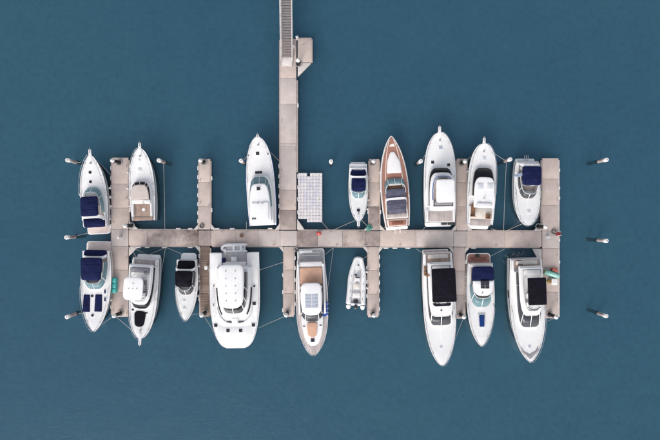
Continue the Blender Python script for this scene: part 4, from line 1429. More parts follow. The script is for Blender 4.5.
# inflatable boat: bow toward the walkway
b = Boat('inflatable_boat', 'pale inflatable boat with console seat and black outboard motor', 'boat', (355.6, 306.0), (358.6, 257.0), 20, 0.55, 0.7, group=GB)
L2 = b.L / 2
pth = []
for i in range(15):
    t = i / 14
    pth.append((0.98 * (1 - 0.10 * t), -L2 + 0.0 + (b.L * 0.56) * t, 0.42))
for i in range(1, 9):
    t = i / 8
    pth.append((0.882 - 0.50 * t ** 1.4, -L2 + b.L * 0.56 + (b.L * 0.40) * t, 0.42 + 0.24 * t))
pth.append((0.22, L2 - 0.22, 0.68))
rr = [0.10] + [0.37 - 0.012 * max(0, i - 14) for i in range(1, len(pth))]
full = pth + [(-x, y, z) for x, y, z in reversed(pth)]
b.part('tube', tube(full, rr + rr[::-1], 12), 'hypalon', smooth=60)
for sg in (-1, 1):
    b.part('stern_cone', tube([(sg * 0.98, -L2 + 0.05, 0.42), (sg * 0.98, -L2 - 0.3, 0.44), (sg * 0.98, -L2 - 0.5, 0.45)], [0.36, 0.3, 0.12], 12), 'hypalon', smooth=60)
    b.part('rubbing_strake', tube([(sg * (abs(x) + r_ * 0.98), y, z) for (x, y, z), r_ in zip(pth[1:20], rr[1:20])], 0.04, 5), 'gelcoat_grey')
    for i in range(4):
        y = -L2 + 0.9 + i * 1.05
        b.part('grab_handle', tube([(sg * 0.85, y, 0.77), (sg * 0.85, y + 0.14, 0.84), (sg * 0.85, y + 0.28, 0.77)], 0.03, 5), 'rubber')
fl_ = [(x - 0.2, y) for x, y, z in pth[:-1]] + [(-(x - 0.2), y) for x, y, z in reversed(pth[:-1])]
b.part('floor', slab(fl_, -0.25, 0.36, bev=0.03), 'nonskid')
b.part('bow_locker', slab(rpoly([(-0.5, L2 - 1.7), (0.5, L2 - 1.7), (0.25, L2 - 0.5), (-0.25, L2 - 0.5)], 0.12), 0.3, 0.72, bev=0.08), 'hypalon')
cn = b.part('console', slab(rpoly([(-0.36, 0.05), (0.36, 0.05), (0.30, 0.72), (-0.30, 0.72)], 0.12), 0.3, 1.15, bev=0.1), 'gelcoat')
b.part('console_screen', slab(rpoly([(-0.34, 0.55), (0.34, 0.55), (0.25, 0.72), (-0.25, 0.72)], 0.05), 1.1, 1.42, bev=0.03), 'glass_grey', cn)
b.part('wheel', tube([(0.17 * math.cos(a), 0.0, 1.05 + 0.17 * math.sin(a)) for a in [2 * PI * i / 12 for i in range(12)]], 0.022, 5, True), 'rubber', cn)
b.part('jockey_seat', slab(rpoly([(-0.32, -1.0), (0.32, -1.0), (0.32, -0.3), (-0.32, -0.3)], 0.14), 0.3, 0.9, bev=0.1, dome=0.04), 'cream_cushion')
b.part('aft_seat', slab(rpoly([(-0.55, -2.25), (0.55, -2.25), (0.55, -1.55), (-0.55, -1.55)], 0.14), 0.3, 0.75, bev=0.1, dome=0.03), 'white_cushion')
b.part('transom', slab([(-0.72, -L2 + 0.25), (0.72, -L2 + 0.25), (0.72, -L2 + 0.38), (-0.72, -L2 + 0.38)], 0.0, 0.78, bev=0.03), 'gelcoat')
om = b.part('outboard_motor', slab(rpoly([(-0.24, -L2 - 0.38), (0.24, -L2 - 0.38), (0.22, -L2 + 0.24), (-0.22, -L2 + 0.24)], 0.16), 0.75, 1.25, bev=0.14, dome=0.05), 'engine_black')
b.part('motor_leg', slab(rpoly([(-0.08, -L2 - 0.4), (0.08, -L2 - 0.4), (0.08, -L2 - 0.05), (-0.08, -L2 - 0.05)], 0.04), -0.6, 0.8, bev=0.02), 'engine_black', om)
b.part('battery_box', slab(rpoly([(-0.33, -L2 + 0.46), (0.3, -L2 + 0.46), (0.3, -L2 + 0.9), (-0.33, -L2 + 0.9)], 0.06), 0.3, 0.62, bev=0.05), 'rubber')
for px, py, w_ in ((359.0, 259.2, 0.16), (358.3, 265.2, 0.13), (355.8, 275.2, 0.16)):
    x, y = b.loc(px, py, 0.7)
    zt = 0.74 if py < 262 else (0.72 if py < 270 else 0.37)
    b.part('deck_fitting', slab(rpoly([(x - w_, y - w_ * 0.6), (x + w_, y - w_ * 0.6), (x + w_, y + w_ * 0.6), (x - w_, y + w_ * 0.6)], 0.04), zt - 0.1, zt + 0.08, bev=0.02), 'rubber')

# yacht with the long black canopy
b = Boat('motor_yacht', 'white yacht with long black canopy and divided grey windscreen', 'boat', (437.2, 252.0), (442.4, 366.4), 32.5, 1.7, 2.25, ws=0.86, s0=0.36, p=3.0, q=0.66, group=GB)
flybridge(b, dict(plat=(249.4, 13.0, 'teak_pale'), cabin=(325.4, 316.4, 268, 12.8, 12.0), cz=(2.45, 3.0), roof=(316.0, 262.5, 12.3, 3.15), glass='glass_grey', e1=0.32, e2=0.42, re1=0.35, re2=0.4,
                  mull=(6, 9, 12), frr=0.05, fly=(307.0, 264.0, 11.0, 0.5), flyfloor='nonskid', aft=(253.4, 262.0, 12.2, 'teak_pale'), benchm='cream_cushion',
                  top=(268.4, 302.4, 11.8, 12.2, 5.2, 'black_canvas', 0.3), topname='canopy', tdome=0.14, rail=0.55,
                  hatches=((441.0, 347.2, 2.6, dict(round_=True, m='pane_grey')),)))
o = b.part('fly_windscreen', slab(b.trap(306.4, 303.2, 8.0, 9.4, 3.75, 0.3), 3.3, 3.78, bev=0.1), 'glass_smoke')
b.part('fly_steps', MB_join(*[boxv(b.loc(427.4, 268 + i * 2.4, 2.8)[0] - 0.25, b.loc(427.4, 268 + i * 2.4, 2.8)[0] + 0.25, b.loc(427.4, 268 + i * 2.4, 2.8)[1] - 0.12, b.loc(427.4, 268 + i * 2.4, 2.8)[1] + 0.12, 1.6, 2.2 + i * 0.35) for i in range(4)]), 'brown_wood')
b.part('roof_light', lathe([(0.12, 3.1), (0.12, 3.3), (0.04, 3.36)], 8, *b.loc(441.4, 310.5, 3.3)), 'rubber')

# cruiser with navy awning and grey sunroof
b = Boat('sport_cruiser', 'white hardtop cruiser with navy awning aft and red-brown stern deck', 'boat', (480.2, 263.0), (481.6, 346.6), 28, 1.4, 1.8, ws=0.88, s0=0.36, p=2.5, q=0.7, group=GB)
b.hull(); b.rail(0.5); b.cleats()
b.platform(253.2, 12.0, 'teak_red', z=0.65, r=0.5)
x, y = b.loc(477.6, 255.4, 0.9)
b.part('stern_locker', slab(rpoly([(x - 0.25, y - 0.2), (x + 0.25, y - 0.2), (x + 0.25, y + 0.2), (x - 0.25, y + 0.2)], 0.08), 0.6, 0.95, bev=0.05), 'engine_black')
b.part('platform_hatch', slab(b.trap(257.0, 260.6, 8.0, 8.0, 0.7, 0.08), 0.6, 0.70, bev=0.01), 'varnish')
cockpit(b, 306.5, 264, 11.6)
b.part('aft_sofa', slab(b.trap(263.8, 267.0, 10.8, 11.2, 1.95, 0.2), 1.3, 1.95, bev=0.1), 'white_cushion')
b.screen('windscreen', b.ucurve(307.4, 284, 11.9, 1.9), 1.9, b.ucurve(298.4, 284, 10.2, 2.65), 2.65, 'glass_teal', mull=(4, 9, 14))
canopy(b, (266.8, 281.6), (10.6, 11.0), 2.75, 'navy_canvas', th=0.2, dome=0.14, r=0.4)
ht = b.part('hardtop', slab(b.trap(280.8, 296.0, 10.6, 8.4, 2.85, [0.2, 0.2, 1.1, 1.1]), 2.6, 2.85, bev=0.12, dome=0.1), 'gelcoat', smooth=50)
for i in range(3):
    for sg in (-1, 1):
        x, y = b.loc(485.0 + sg * 2.2, 281.9 + i * 2.7, 2.95)
        b.part('sunroof_pane', slab([(x - 0.27, y - 0.16), (x + 0.27, y - 0.16), (x + 0.27, y + 0.16), (x - 0.27, y + 0.16)], 2.8, 2.99, bev=0.01), 'pane_dark', ht)
x, y = b.loc(482.4, 293.2, 2.95)
b.part('spotlight', lathe([(0.1, 2.8), (0.1, 3.05), (0.05, 3.1)], 8, x, y), 'dull_metal', ht)
b.pad('foredeck_frame', 481.8, 320.6, 7.8, 14.6, 'gelcoat_grey', None, 0.09, 0.15, 6.6, 0.0)
b.pad('foredeck_sunpad', 481.8, 320.8, 5.4, 11.6, 'royal_canvas', None, 0.17, 0.12, 4.6, 0.03)

# yacht with the black hardtop
b = Boat('motor_yacht', 'white flybridge yacht with black hardtop and grey chevron pad at its bow', 'boat', (525.6, 258.4), (530.8, 362.6), 35, 1.7, 2.2, ws=0.88, s0=0.42, p=2.5, q=0.70, group=GB)
flybridge(b, dict(cabin=(327.4, 315.8, 272, 12.2, 10.6), cz=(2.4, 3.1), roof=(315.4, 266.0, 11.6, 3.25), glass='glass_grey', e1=0.4, e2=0.5, re1=0.4, re2=0.5, cflare=0.2,
                  mull=(6, 9, 12), frr=0.04, frame='gelcoat', fly=(312.5, 268.0, 10.6, 0.5), flyfloor='nonskid', aft=(259.6, 268.5, 13.2, 'teak_pale'), benchm='cream_cushion',
                  top=(277.8, 305.2, 9.2, 9.2, 5.3, 'black_canvas', 0.18), tdome=0.05, rail=0.45,
                  hatches=((529.4, 346.8, 2.8, dict(round_=True, m='pane_grey')),)))
cz_ = 2.16
q = [b.loc(*t, cz_) for t in ((521.2, 347.6), (523.6, 351.6), (529.6, 354.0), (535.8, 350.8), (538.2, 346.6), (537.6, 351.6), (530.2, 359.8), (523.0, 352.6))]
b.part('chevron_pad', slab(q, 1.9, cz_ + 0.05, bev=0.03), 'grey_cushion')
x, y = b.loc(519.8, 262.8, 2.2)
o = b.part('deck_chair', slab(rpoly([(x - 0.3, y - 0.3), (x + 0.3, y - 0.3), (x + 0.3, y + 0.3), (x - 0.3, y + 0.3)], 0.08), 1.75, 2.1, bev=0.05), 'rubber')
b.part('chair_back', slab([(x - 0.3, y + 0.22), (x + 0.3, y + 0.22), (x + 0.3, y + 0.32), (x - 0.3, y + 0.32)], 2.0, 2.6, bev=0.03), 'rubber', o)
x, y = b.loc(519.0, 281.5, 2.4)
b.part('fly_ladder', MB_join(*[tube([(x - 0.25 + 0.08 * i, y - 0.4 + 0.28 * i, 1.8 + 0.35 * i), (x + 0.25 + 0.08 * i, y - 0.4 + 0.28 * i, 1.8 + 0.35 * i)], 0.05, 5) for i in range(4)]), 'steel')
for sg in (-1, 1):
    yy = b.y(293.5, 1.2)
    w_ = b.hw(yy)
    b.part('hull_window', ([(sg * (w_ * 0.99 + 0.01), yy - 0.5, 0.95), (sg * (w_ * 0.99 + 0.01), yy + 0.5, 0.95), (sg * (w_ + 0.012), yy + 0.55, 1.28), (sg * (w_ + 0.012), yy - 0.45, 1.28),
                                (sg * (w_ * 0.9), yy - 0.5, 0.95), (sg * (w_ * 0.9), yy + 0.5, 0.95), (sg * (w_ * 0.9), yy + 0.55, 1.28), (sg * (w_ * 0.9), yy - 0.45, 1.28)],
                               [(0, 1, 2, 3), (7, 6, 5, 4), (0, 4, 5, 1), (1, 5, 6, 2), (2, 6, 7, 3), (3, 7, 4, 0)]), 'glass_smoke')

# ------------------------------------------------------------------ catamaran
b = Boat('catamaran', 'broad white power catamaran with domed roof and six dark deck hatches', 'boat', (234.4, 252.5), (235.4, 347.8), 49, 1.6, 1.9, group=GB)
kz = k(1.7)
L2 = b.L / 2
for sg in (-1, 1):                           # two slim hulls
    rows = []
    xc = sg * 18.6 * kz
    for i in range(20):
        t = i / 19
        y = -L2 + 0.02 + (b.L - 1.3) * t
        w = 5.4 * kz * (1 - max(0, (t - 0.5) / 0.5) ** 2.0 * 0.85)
        xc = sg * (18.6 - 5.0 * t ** 3) * kz
        z = 1.45 + 0.3 * t
        rows.append([(xc - w, y, z), (xc - w * 0.9, y - 0.3 * t ** 3, 0.2), (xc - w * 0.85, y - 0.4 * t ** 3, -0.1), (xc, y - 0.5 * t ** 3, -0.5), (xc + w * 0.85, y - 0.4 * t ** 3, -0.1), (xc + w * 0.9, y - 0.3 * t ** 3, 0.2), (xc + w, y, z)])
    n = 7
    v = [p for r in rows for p in r]
    f = [(i * n + j, (i + 1) * n + j, (i + 1) * n + (j + 1) % n, i * n + (j + 1) % n) for i in range(19) for j in range(n)]
    f += [tuple(range(n)), tuple(19 * n + j for j in range(n - 1, -1, -1))]
    b.part('hull', (v, f), 'gelcoat', smooth=50)
    v = [(xc + (q[0] - xc) * 1.0, q[1], min(-0.02, q[2] * 1.6 - 0.0)) for r in rows for q in (r[1], r[2], r[3], r[4], r[5])]
    f = [(i * 5 + j, (i + 1) * 5 + j, (i + 1) * 5 + j + 1, i * 5 + j + 1) for i in range(19) for j in range(4)] + [(0, 1, 2, 3, 4), tuple(19 * 5 + j for j in (4, 3, 2, 1, 0))]
    b.part('bottom', (v, f), 'weed_and_reflection', smooth=50)  # dark underside standing in for the reflection by each slim hull
zt = 1.75


def cp(*q):
    return [(x * kz, b.y(py, zt)) for x, py in q]


side = [(24.2, 252.6), (24.6, 268), (24.7, 285), (24.6, 300)]
for i in range(1, 13):
    a = PI / 2 * i / 13
    side.append((24.6 * math.cos(a) ** 0.50, 300 + 48.4 * math.sin(a) ** 1.25))
deck = [(-x, y) for x, y in reversed([])] + cp(*side) + cp(*[(-x, y) for x, y in reversed(side)])
inner = cp((-12.6, 253.0), (-12.6, 266), (12.6, 266), (12.6, 253.0))
stern_l = cp((-24.2, 252.6))[0]
poly = cp(*side) + cp(*[(-x, y) for x, y in reversed(side)]) + inner
b.part('deck', slab(rpoly(poly, 0.18, 2), 1.25, zt, bev=0.07), 'nonskid', smooth=45)
for q in ([(13.5, 254), (23.2, 254), (23.6, 284), (18.8, 284), (18.2, 268), (13.5, 267.5)], [(19.4, 287), (23.6, 287), (23.4, 306), (21.6, 318), (18.4, 316)]):
    for sg in (-1, 1):
        b.part('walking_surface', slab(rpoly(cp(*[(sg * a, c) for a, c in q]), 0.12, 2), zt - 0.03, zt + 0.007, bev=0.004), 'nonskid_sanded')
b.part('walking_surface', slab(rpoly(cp((-18.5, 323), (-12.5, 326.5), (12.5, 326.5), (18.5, 323), (18.2, 333), (13.0, 341.5), (-13.0, 341.5), (-18.2, 333)), 0.3, 3), zt - 0.03, zt + 0.007, bev=0.004), 'nonskid_sanded')
b.part('gunwale', tube([(x, y, zt - 0.05) for x, y in offset(ccw(cp(*side) + cp(*[(-x, y) for x, y in reversed(side)])), 0.02)][:], 0.07, 6), 'gelcoat')
b.part('aft_cockpit', slab(cp((-12.7, 252.8), (12.7, 252.8), (12.7, 267), (-12.7, 267)), 0.9, 1.25, bev=0.03), 'nonskid_grey')
b.part('cockpit_seat', slab(cp((-11.8, 262.0), (11.8, 262.0), (11.8, 265.8), (-11.8, 265.8)), 1.2, 1.7, bev=0.08), 'white_cushion')
b.part('cockpit_table', slab(cp((-2.0, 257.0), (3.4, 257.0), (3.4, 261.6), (-2.0, 261.6)), 1.55, 1.65, bev=0.02), 'gelcoat')
b.part('table_leg', lathe([(0.08, 1.2), (0.08, 1.58)], 8, 0.1, b.y(259.4, 1.6)), 'steel')
x, y = b.loc(223.4, 260.6, 1.8)
b.part('jerry_can', slab(rpoly([(x - 0.2, y - 0.3), (x + 0.2, y - 0.3), (x + 0.2, y + 0.3), (x - 0.2, y + 0.3)], 0.08), 1.22, 1.75, bev=0.06), 'navy_canvas')
# saloon with its raked dark windows, then the domed hard roof
lo, hi = b.ucurve(318.0, 268, 17.0, 2.3, e1=0.5, e2=0.75), b.ucurve(312.8, 268, 15.0, 2.65, e1=0.5, e2=0.75)
b.part('saloon', slab(ccw(lo), 1.6, 2.35, bev=0.12, flare=0.1), 'gelcoat', smooth=50)
b.part('saloon_deck', slab(ccw(hi), 2.2, 2.7, bev=0.1), 'gelcoat', smooth=50)
lo, hi = b.ucurve(313.8, 272, 14.4, 2.72, e1=0.5, e2=0.75), b.ucurve(305.4, 272, 12.8, 4.1, e1=0.5, e2=0.75)
b.part('helm_deck', slab(ccw(b.ucurve(309.8, 272, 13.4, 2.8, e1=0.5, e2=0.75)), 2.6, 2.76, bev=0.02), 'nonskid_grey')
b.screen('window_band', lo, 2.71, hi, 4.1, 'glass_smoke', mull=(2, 4, 6, 9, 12, 14, 16), frr=0.055)
rf = b.part('hardtop', slab(b.trap(264.6, 308.8, 12.6, 12.2, 4.4, [0.8, 0.8, 1.6, 1.6]), 4.1, 4.4, bev=0.16, dome=0.16), 'gelcoat', smooth=50)
for i in range(5):
    for sg in (-1, 1):
        b.part('roof_fitting', lathe([(0.07, 4.4), (0.07, 4.6), (0.03, 4.64)], 8, sg * 0.62 - 0.0, b.y(271.5 + i * 7.4, 4.5)), 'dull_metal', rf)
# coachroof step with forward steps
b.part('fore_step', tube([(x, y, 1.8) for x, y in b.ucurve(323.4, 296, 18.6, 1.8, e1=0.7, e2=0.8)][2:-2], 0.06, 6), 'gelcoat_grey')
for q0, q1 in ((1, 6), (12, 17)):
    b.part('saloon_window', tube([(x, y, 2.2) for x, y in b.ucurve(319.0, 276, 17.5, 2.2, e1=0.5, e2=0.75)][q0:q1 + 1], 0.09, 6), 'glass_smoke')
b.part('fore_bench', slab(b.trap(318.4, 323.0, 3.6, 2.8, 2.1, 0.1), 1.7, 2.1, bev=0.06), 'gelcoat')
for sg in (-1, 1):
    b.part('fore_locker', slab(b.trap(321.4, 322.6, 2.6, 2.6, 1.9, 0.05, cx=sg * 6.0), 1.7, 1.86, bev=0.02), 'rubber')
for px, py in ((215.8, 325.4), (228.0, 330.6), (240.6, 330.6), (253.4, 325.0), (254.2, 303.6)):
    b.hatch(px, py, 3.4, z=1.77)
b.hatch(254.4, 286.2, 2.0, z=1.77)
b.hatch(213.4, 305.0, 0.8, 2.4, z=1.77); b.hatch(213.8, 286.0, 0.8, 2.4, z=1.77)
for sg in (-1, 1):
    b.part('side_rail', tube([(x * 0.985, y, zt + 0.5) for x, y in cp(*[(sg * a, c) for a, c in side[1:12]])], 0.03, 5), 'steel')
    for a, c in side[1:12]:
        x, y = cp((sg * a, c))[0]
        b.part('stanchion', tube([(x * 0.985, y, zt - 0.05), (x * 0.985, y, zt + 0.5)], 0.025, 5), 'steel')
for sg in (-1, 1):
    b.part('davit', tube([(sg * 9.0 * kz, b.y(254.5, 1.8), 1.2), (sg * 9.0 * kz, b.y(253.2, 2.0), 1.75), (sg * 9.0 * kz, b.y(248.5, 2.0), 1.8)], 0.07, 6), 'gelcoat_grey')
# the tender hanging across its stern
t = W(234.2, 248.2, 1.2)
te = tagset(empty('tender', (t.x, t.y, 0.6), b.ang), 'small pale tender carried crosswise on the stern of the catamaran', 'boat')
tp = []
for i in range(9):
    tp.append((-1.75 + 2.7 * i / 8, 0.46, 0.35))
for i in range(1, 8):
    a = PI / 2 - PI * i / 8
    tp.append((0.95 + 0.72 * math.cos(a), 0.46 * math.sin(a), 0.35 + 0.16 * math.cos(a)))
for i in range(9):
    tp.append((0.95 - 2.7 * i / 8, -0.46, 0.35))
MB().add(tube(tp, [0.1] + [0.22] * (len(tp) - 2) + [0.1], 10)).build('tube', 'hypalon', te, 60)
MB().add(slab([(-1.5, -0.4), (0.95, -0.4), (1.35, 0), (0.95, 0.4), (-1.5, 0.4)], 0.1, 0.28, bev=0.02)).build('floor', 'gelcoat_grey', te)
for q in (-0.9, 0.1):
    MB().add(slab([(q - 0.15, -0.45), (q + 0.15, -0.45), (q + 0.15, 0.45), (q - 0.15, 0.45)], 0.42, 0.52, bev=0.02)).build('thwart', 'nonskid', te)

# ------------------------------------------------------------------ things on the pontoons
def coil(px, py, label, m='rope_dark', r=0.3, turns=4):
    p = W(px, py, ZD)
    pts = []
    for i in range(turns * 14):
        a = 2 * PI * i / 14
        rr_ = r + 0.05 * math.sin(i * 1.7)
        pts.append((rr_ * math.cos(a), rr_ * math.sin(a), 0.03 + 0.035 * i / 14))
    o = tagset(MB().add(tube(pts, 0.035, 5)).build('coiled_hose', m), label, 'hose', 'coils lying on the pontoons')
    o.location = (p.x, p.y, ZD + 0.012)
    return o


coil(202.0, 226.0, 'grey coiled hose at the root of the finger with empty berth', r=0.27)
coil(296.8, 249.6, 'dark coiled hose beside the stern of the tan sunpad yacht', r=0.27)
coil(553.6, 231.6, 'grey coiled hose on the end pontoon near the red seat', r=0.30)
coil(241.8, 235.4, 'brown coiled rope lying flat on the long walkway', m='brown_wood', r=0.22)

p = W(114.4, 285.2, 0.9)
t = tagset(empty('dock_box', (p.x, p.y, ZD + 0.01)), 'turquoise three-lidded dock box on the edge of the end pontoon', 'box')
MB().add(slab(rpoly([(-0.30, -1.02), (0.30, -1.02), (0.30, 1.02), (-0.30, 1.02)], 0.06), 0, 0.5, bev=0.04)).build('box_body', 'turquoise', t)
for i in range(3):
    MB().add(slab(rpoly([(-0.33, -1.04 + i * 0.7), (0.33, -1.04 + i * 0.7), (0.33, -0.38 + i * 0.7), (-0.33, -0.38 + i * 0.7)], 0.12), 0.5, 0.62, bev=0.05, dome=0.05)).build('lid', 'turquoise', t)
p = W(318.8, 233.6, 1.2)
t = tagset(empty('fire_cabinet', (p.x, p.y, ZD + 0.01)), 'red fire hose cabinet on the walkway edge near the cube float', 'cabinet')
MB().add(slab(rpoly([(-0.28, -0.2), (0.28, -0.2), (0.28, 0.2), (-0.28, 0.2)], 0.05), 0, 0.7, bev=0.04)).build('cabinet_body', 'red_paint', t)
MB().add(lathe([(0.15, 0.7), (0.15, 0.76), (0.07, 0.8)], 10)).build('hose_reel', 'coral', t)
MB().add(slab([(-0.26, -0.235), (0.26, -0.235), (0.26, -0.2), (-0.26, -0.2)], 0.05, 0.65, bev=0.01)).build('cabinet_door', 'red_paint', t)
p = W(369.0, 227.8, 0.7)
t = tagset(empty('green_net', (p.x, p.y, ZD + 0.0)), 'crumpled teal green netting heaped at the corner of the finger', 'net')
for i in range(6):
    a = i * 1.05
    pts = [(0.24 * math.cos(a) + 0.28 * math.cos(s_ * 0.9) * (0.5 + 0.3 * math.sin(i + s_)), 0.28 * math.sin(a) + 0.3 * math.sin(s_ * 0.9) * (0.5 + 0.3 * math.cos(i * 2 + s_)), 0.06 + 0.05 * i + 0.04 * math.sin(s_ * 2)) for s_ in range(9)]
    MB().add(tube(pts, 0.07, 6)).build('net_fold', 'teal_green', t)

# gear at the side of the yacht with the black hardtop
p = W(551.8, 274.0, 1.0)
t = tagset(empty('rolled_mat', (p.x, p.y, ZD + 0.01), R(-17)), 'long aqua rolled floating mat lying across the end pontoon', 'mat')
pts = []
for i in range(46):
    a = i * 0.42
    rr_ = 0.06 + 0.29 * i / 45
    pts.append((rr_ * math.cos(a), rr_ * math.sin(a)))
v, f = [], []
for i, (a, c) in enumerate(pts):
    for q in (-1.05, 1.05):
        v.append((q, a, c + 0.37))
for i in range(len(pts) - 1):
    f.append((2 * i, 2 * i + 1, 2 * i + 3, 2 * i + 2))
o = MB().add((v, f)).build('rolled_sheet', 'aqua', t)
o.modifiers.new('thickness', 'SOLIDIFY').thickness = 0.03
MB().add(lathe([(0.36, 0.0), (0.36, 0.06)], 14)).build('strap', 'paint_white', t).matrix_local = __import__('mathutils').Matrix.Translation((0.42, 0, 0.37)) @ __import__('mathutils').Matrix.Rotation(PI / 2, 4, 'Y')
MB().add(lathe([(0.24, 0.0), (0.24, 0.02)], 14)).build('roll_end', 'yellow_ochre', t).matrix_local = __import__('mathutils').Matrix.Translation((-1.07, 0, 0.37)) @ __import__('mathutils').Matrix.Rotation(PI / 2, 4, 'Y')
p = W(555.4, 270.2, 0.9)
t = tagset(empty('coral_kayak_bag', (p.x, p.y, ZD + 0.01), R(-20)), 'coral red lumpy bag beside the aqua roll', 'bag')
MB().add(slab(rpoly([(-0.42, -0.22), (0.38, -0.26), (0.44, 0.2), (-0.36, 0.26)], 0.18), 0, 0.36, bev=0.14, dome=0.1)).build('bag_body', 'coral', t)
MB().add(tube([(-0.25, 0, 0.42), (0, 0.04, 0.54), (0.25, 0, 0.42)], 0.035, 5)).build('handle', 'dark_red', t)
p = W(551.4, 269.6, 0.8)
t = tagset(empty('dark_bucket', (p.x, p.y, ZD + 0.01)), 'small dark bucket between the coral bag and the black hardtop yacht', 'bucket')
MB().add(lathe([(0.13, 0), (0.17, 0.3), (0.15, 0.3), (0.12, 0.05)], 12)).build('pail', 'dark_red', t)
MB().add(tube([(-0.16, 0, 0.28), (-0.1, 0.12, 0.38), (0.1, 0.12, 0.38), (0.16, 0, 0.28)], 0.015, 5)).build('handle', 'steel', t)
p = W(554.4, 281.8, 1.0)
t = tagset(empty('white_dock_box', (p.x, p.y, ZD + 0.01)), 'white square dock box on the end pontoon beside black hardtop', 'box')
MB().add(slab(rpoly([(-0.38, -0.40), (0.38, -0.40), (0.38, 0.40), (-0.38, 0.40)], 0.06), 0, 0.45, bev=0.03)).build('box_body', 'paint_white', t)
MB().add(slab(rpoly([(-0.41, -0.43), (0.41, -0.43), (0.41, 0.43), (-0.41, 0.43)], 0.08), 0.45, 0.55, bev=0.05, dome=0.04)).build('lid', 'paint_white', t)
p = W(549.6, 281.4, 0.9)
t = tagset(empty('ochre_drum', (p.x, p.y, ZD + 0.01)), 'ochre yellow drum beside the white square dock box', 'drum')
MB().add(lathe([(0.24, 0), (0.26, 0.1), (0.26, 0.42), (0.24, 0.5), (0.05, 0.5)], 14)).build('drum_body', 'yellow_ochre', t)
MB().add(lathe([(0.17, 0.5), (0.17, 0.55), (0.05, 0.56)], 12)).build('lid', 'brown_wood', t)
p = W(557.4, 234.0, 1.0)
t = tagset(empty('red_seat', (p.x, p.y, ZD + 0.01), R(12)), 'dark red folding seat with pale frame at the edge of end pontoon', 'seat')
MB().add(slab(rpoly([(-0.22, -0.24), (0.22, -0.24), (0.22, 0.24), (-0.22, 0.24)], 0.05), 0.38, 0.46, bev=0.03)).build('seat', 'dark_red', t)
MB().add(slab(rpoly([(0.18, -0.24), (0.28, -0.24), (0.28, 0.24), (0.18, 0.24)], 0.03), 0.42, 0.85, bev=0.03)).build('backrest', 'dark_red', t)
for sx in (-1, 1):
    MB().add(tube([(-0.24, sx * 0.26, 0), (0.2, sx * 0.26, 0.44), (0.3, sx * 0.26, 0.88)], 0.03, 6)).build('leg', 'paint_white', t)
    MB().add(tube([(0.24, sx * 0.29, 0), (-0.22, sx * 0.29, 0.46)], 0.03, 6)).build('leg', 'paint_white', t)
p = W(206.8, 267.4, 0.9)
t = tagset(empty('service_pedestal', (p.x, p.y, ZD + 0.01)), 'white service pedestal on the brown timber finger pontoon', 'pedestal')
MB().add(slab(rpoly([(-0.16, -0.22), (0.16, -0.22), (0.16, 0.22), (-0.16, 0.22)], 0.05), 0, 0.85, bev=0.05)).build('post', 'paint_white', t)
MB().add(slab(rpoly([(-0.19, -0.25), (0.19, -0.25), (0.19, 0.25), (-0.19, 0.25)], 0.07), 0.85, 0.95, bev=0.04, dome=0.03)).build('cap', 'paint_white', t)
for px, py, lb in ((118.4, 237.4, 'pale service pedestal where end pontoon meets the walkway beside turquoise box'), (549.2, 237.0, 'pale service pedestal near the coiled hose and red seat'),
                   (293.4, 46.0, 'white service pedestal beside the gangway handrail'), (297.0, 37.0, 'white service pedestal at the corner of landing stage')):
    p = W(px, py, 1.3)
    t = tagset(empty('service_pedestal', (p.x, p.y, ZD + 0.01), R(20)), lb, 'pedestal', 'service pedestals')
    MB().add(slab(rpoly([(-0.15, -0.15), (0.15, -0.15), (0.15, 0.15), (-0.15, 0.15)], 0.05), 0, 0.7, bev=0.04)).build('post', 'paint_white', t)
    MB().add(slab(rpoly([(-0.18, -0.18), (0.18, -0.18), (0.18, 0.18), (-0.18, 0.18)], 0.07), 0.7, 0.8, bev=0.04, dome=0.04)).build('cap', 'gelcoat_grey', t)
    MB().add(slab([(-0.1, -0.17), (0.1, -0.17), (0.1, -0.148), (-0.1, -0.148)], 0.35, 0.6, bev=0.005)).build('socket_panel', 'rubber', t)

# ------------------------------------------------------------------ mooring lines and fenders
def line(p0, z0, p1, z1, label, sag=0.25, m='rope'):
    a, c = W(*p0, z0), W(*p1, z1)
    pts = []
    n = 14
    for i in range(n + 1):
        t = i / n
        q = a.lerp(c, t)
        pts.append((q.x - a.x, q.y - a.y, z0 + (z1 - z0) * t - sag * 4 * t * (1 - t) * 1.0))
    o = tagset(MB().add(tube(pts, 0.017, 5)).build('mooring_line', m), label, 'rope', 'mooring lines')
    o.location = (a.x, a.y, 0)
    return o


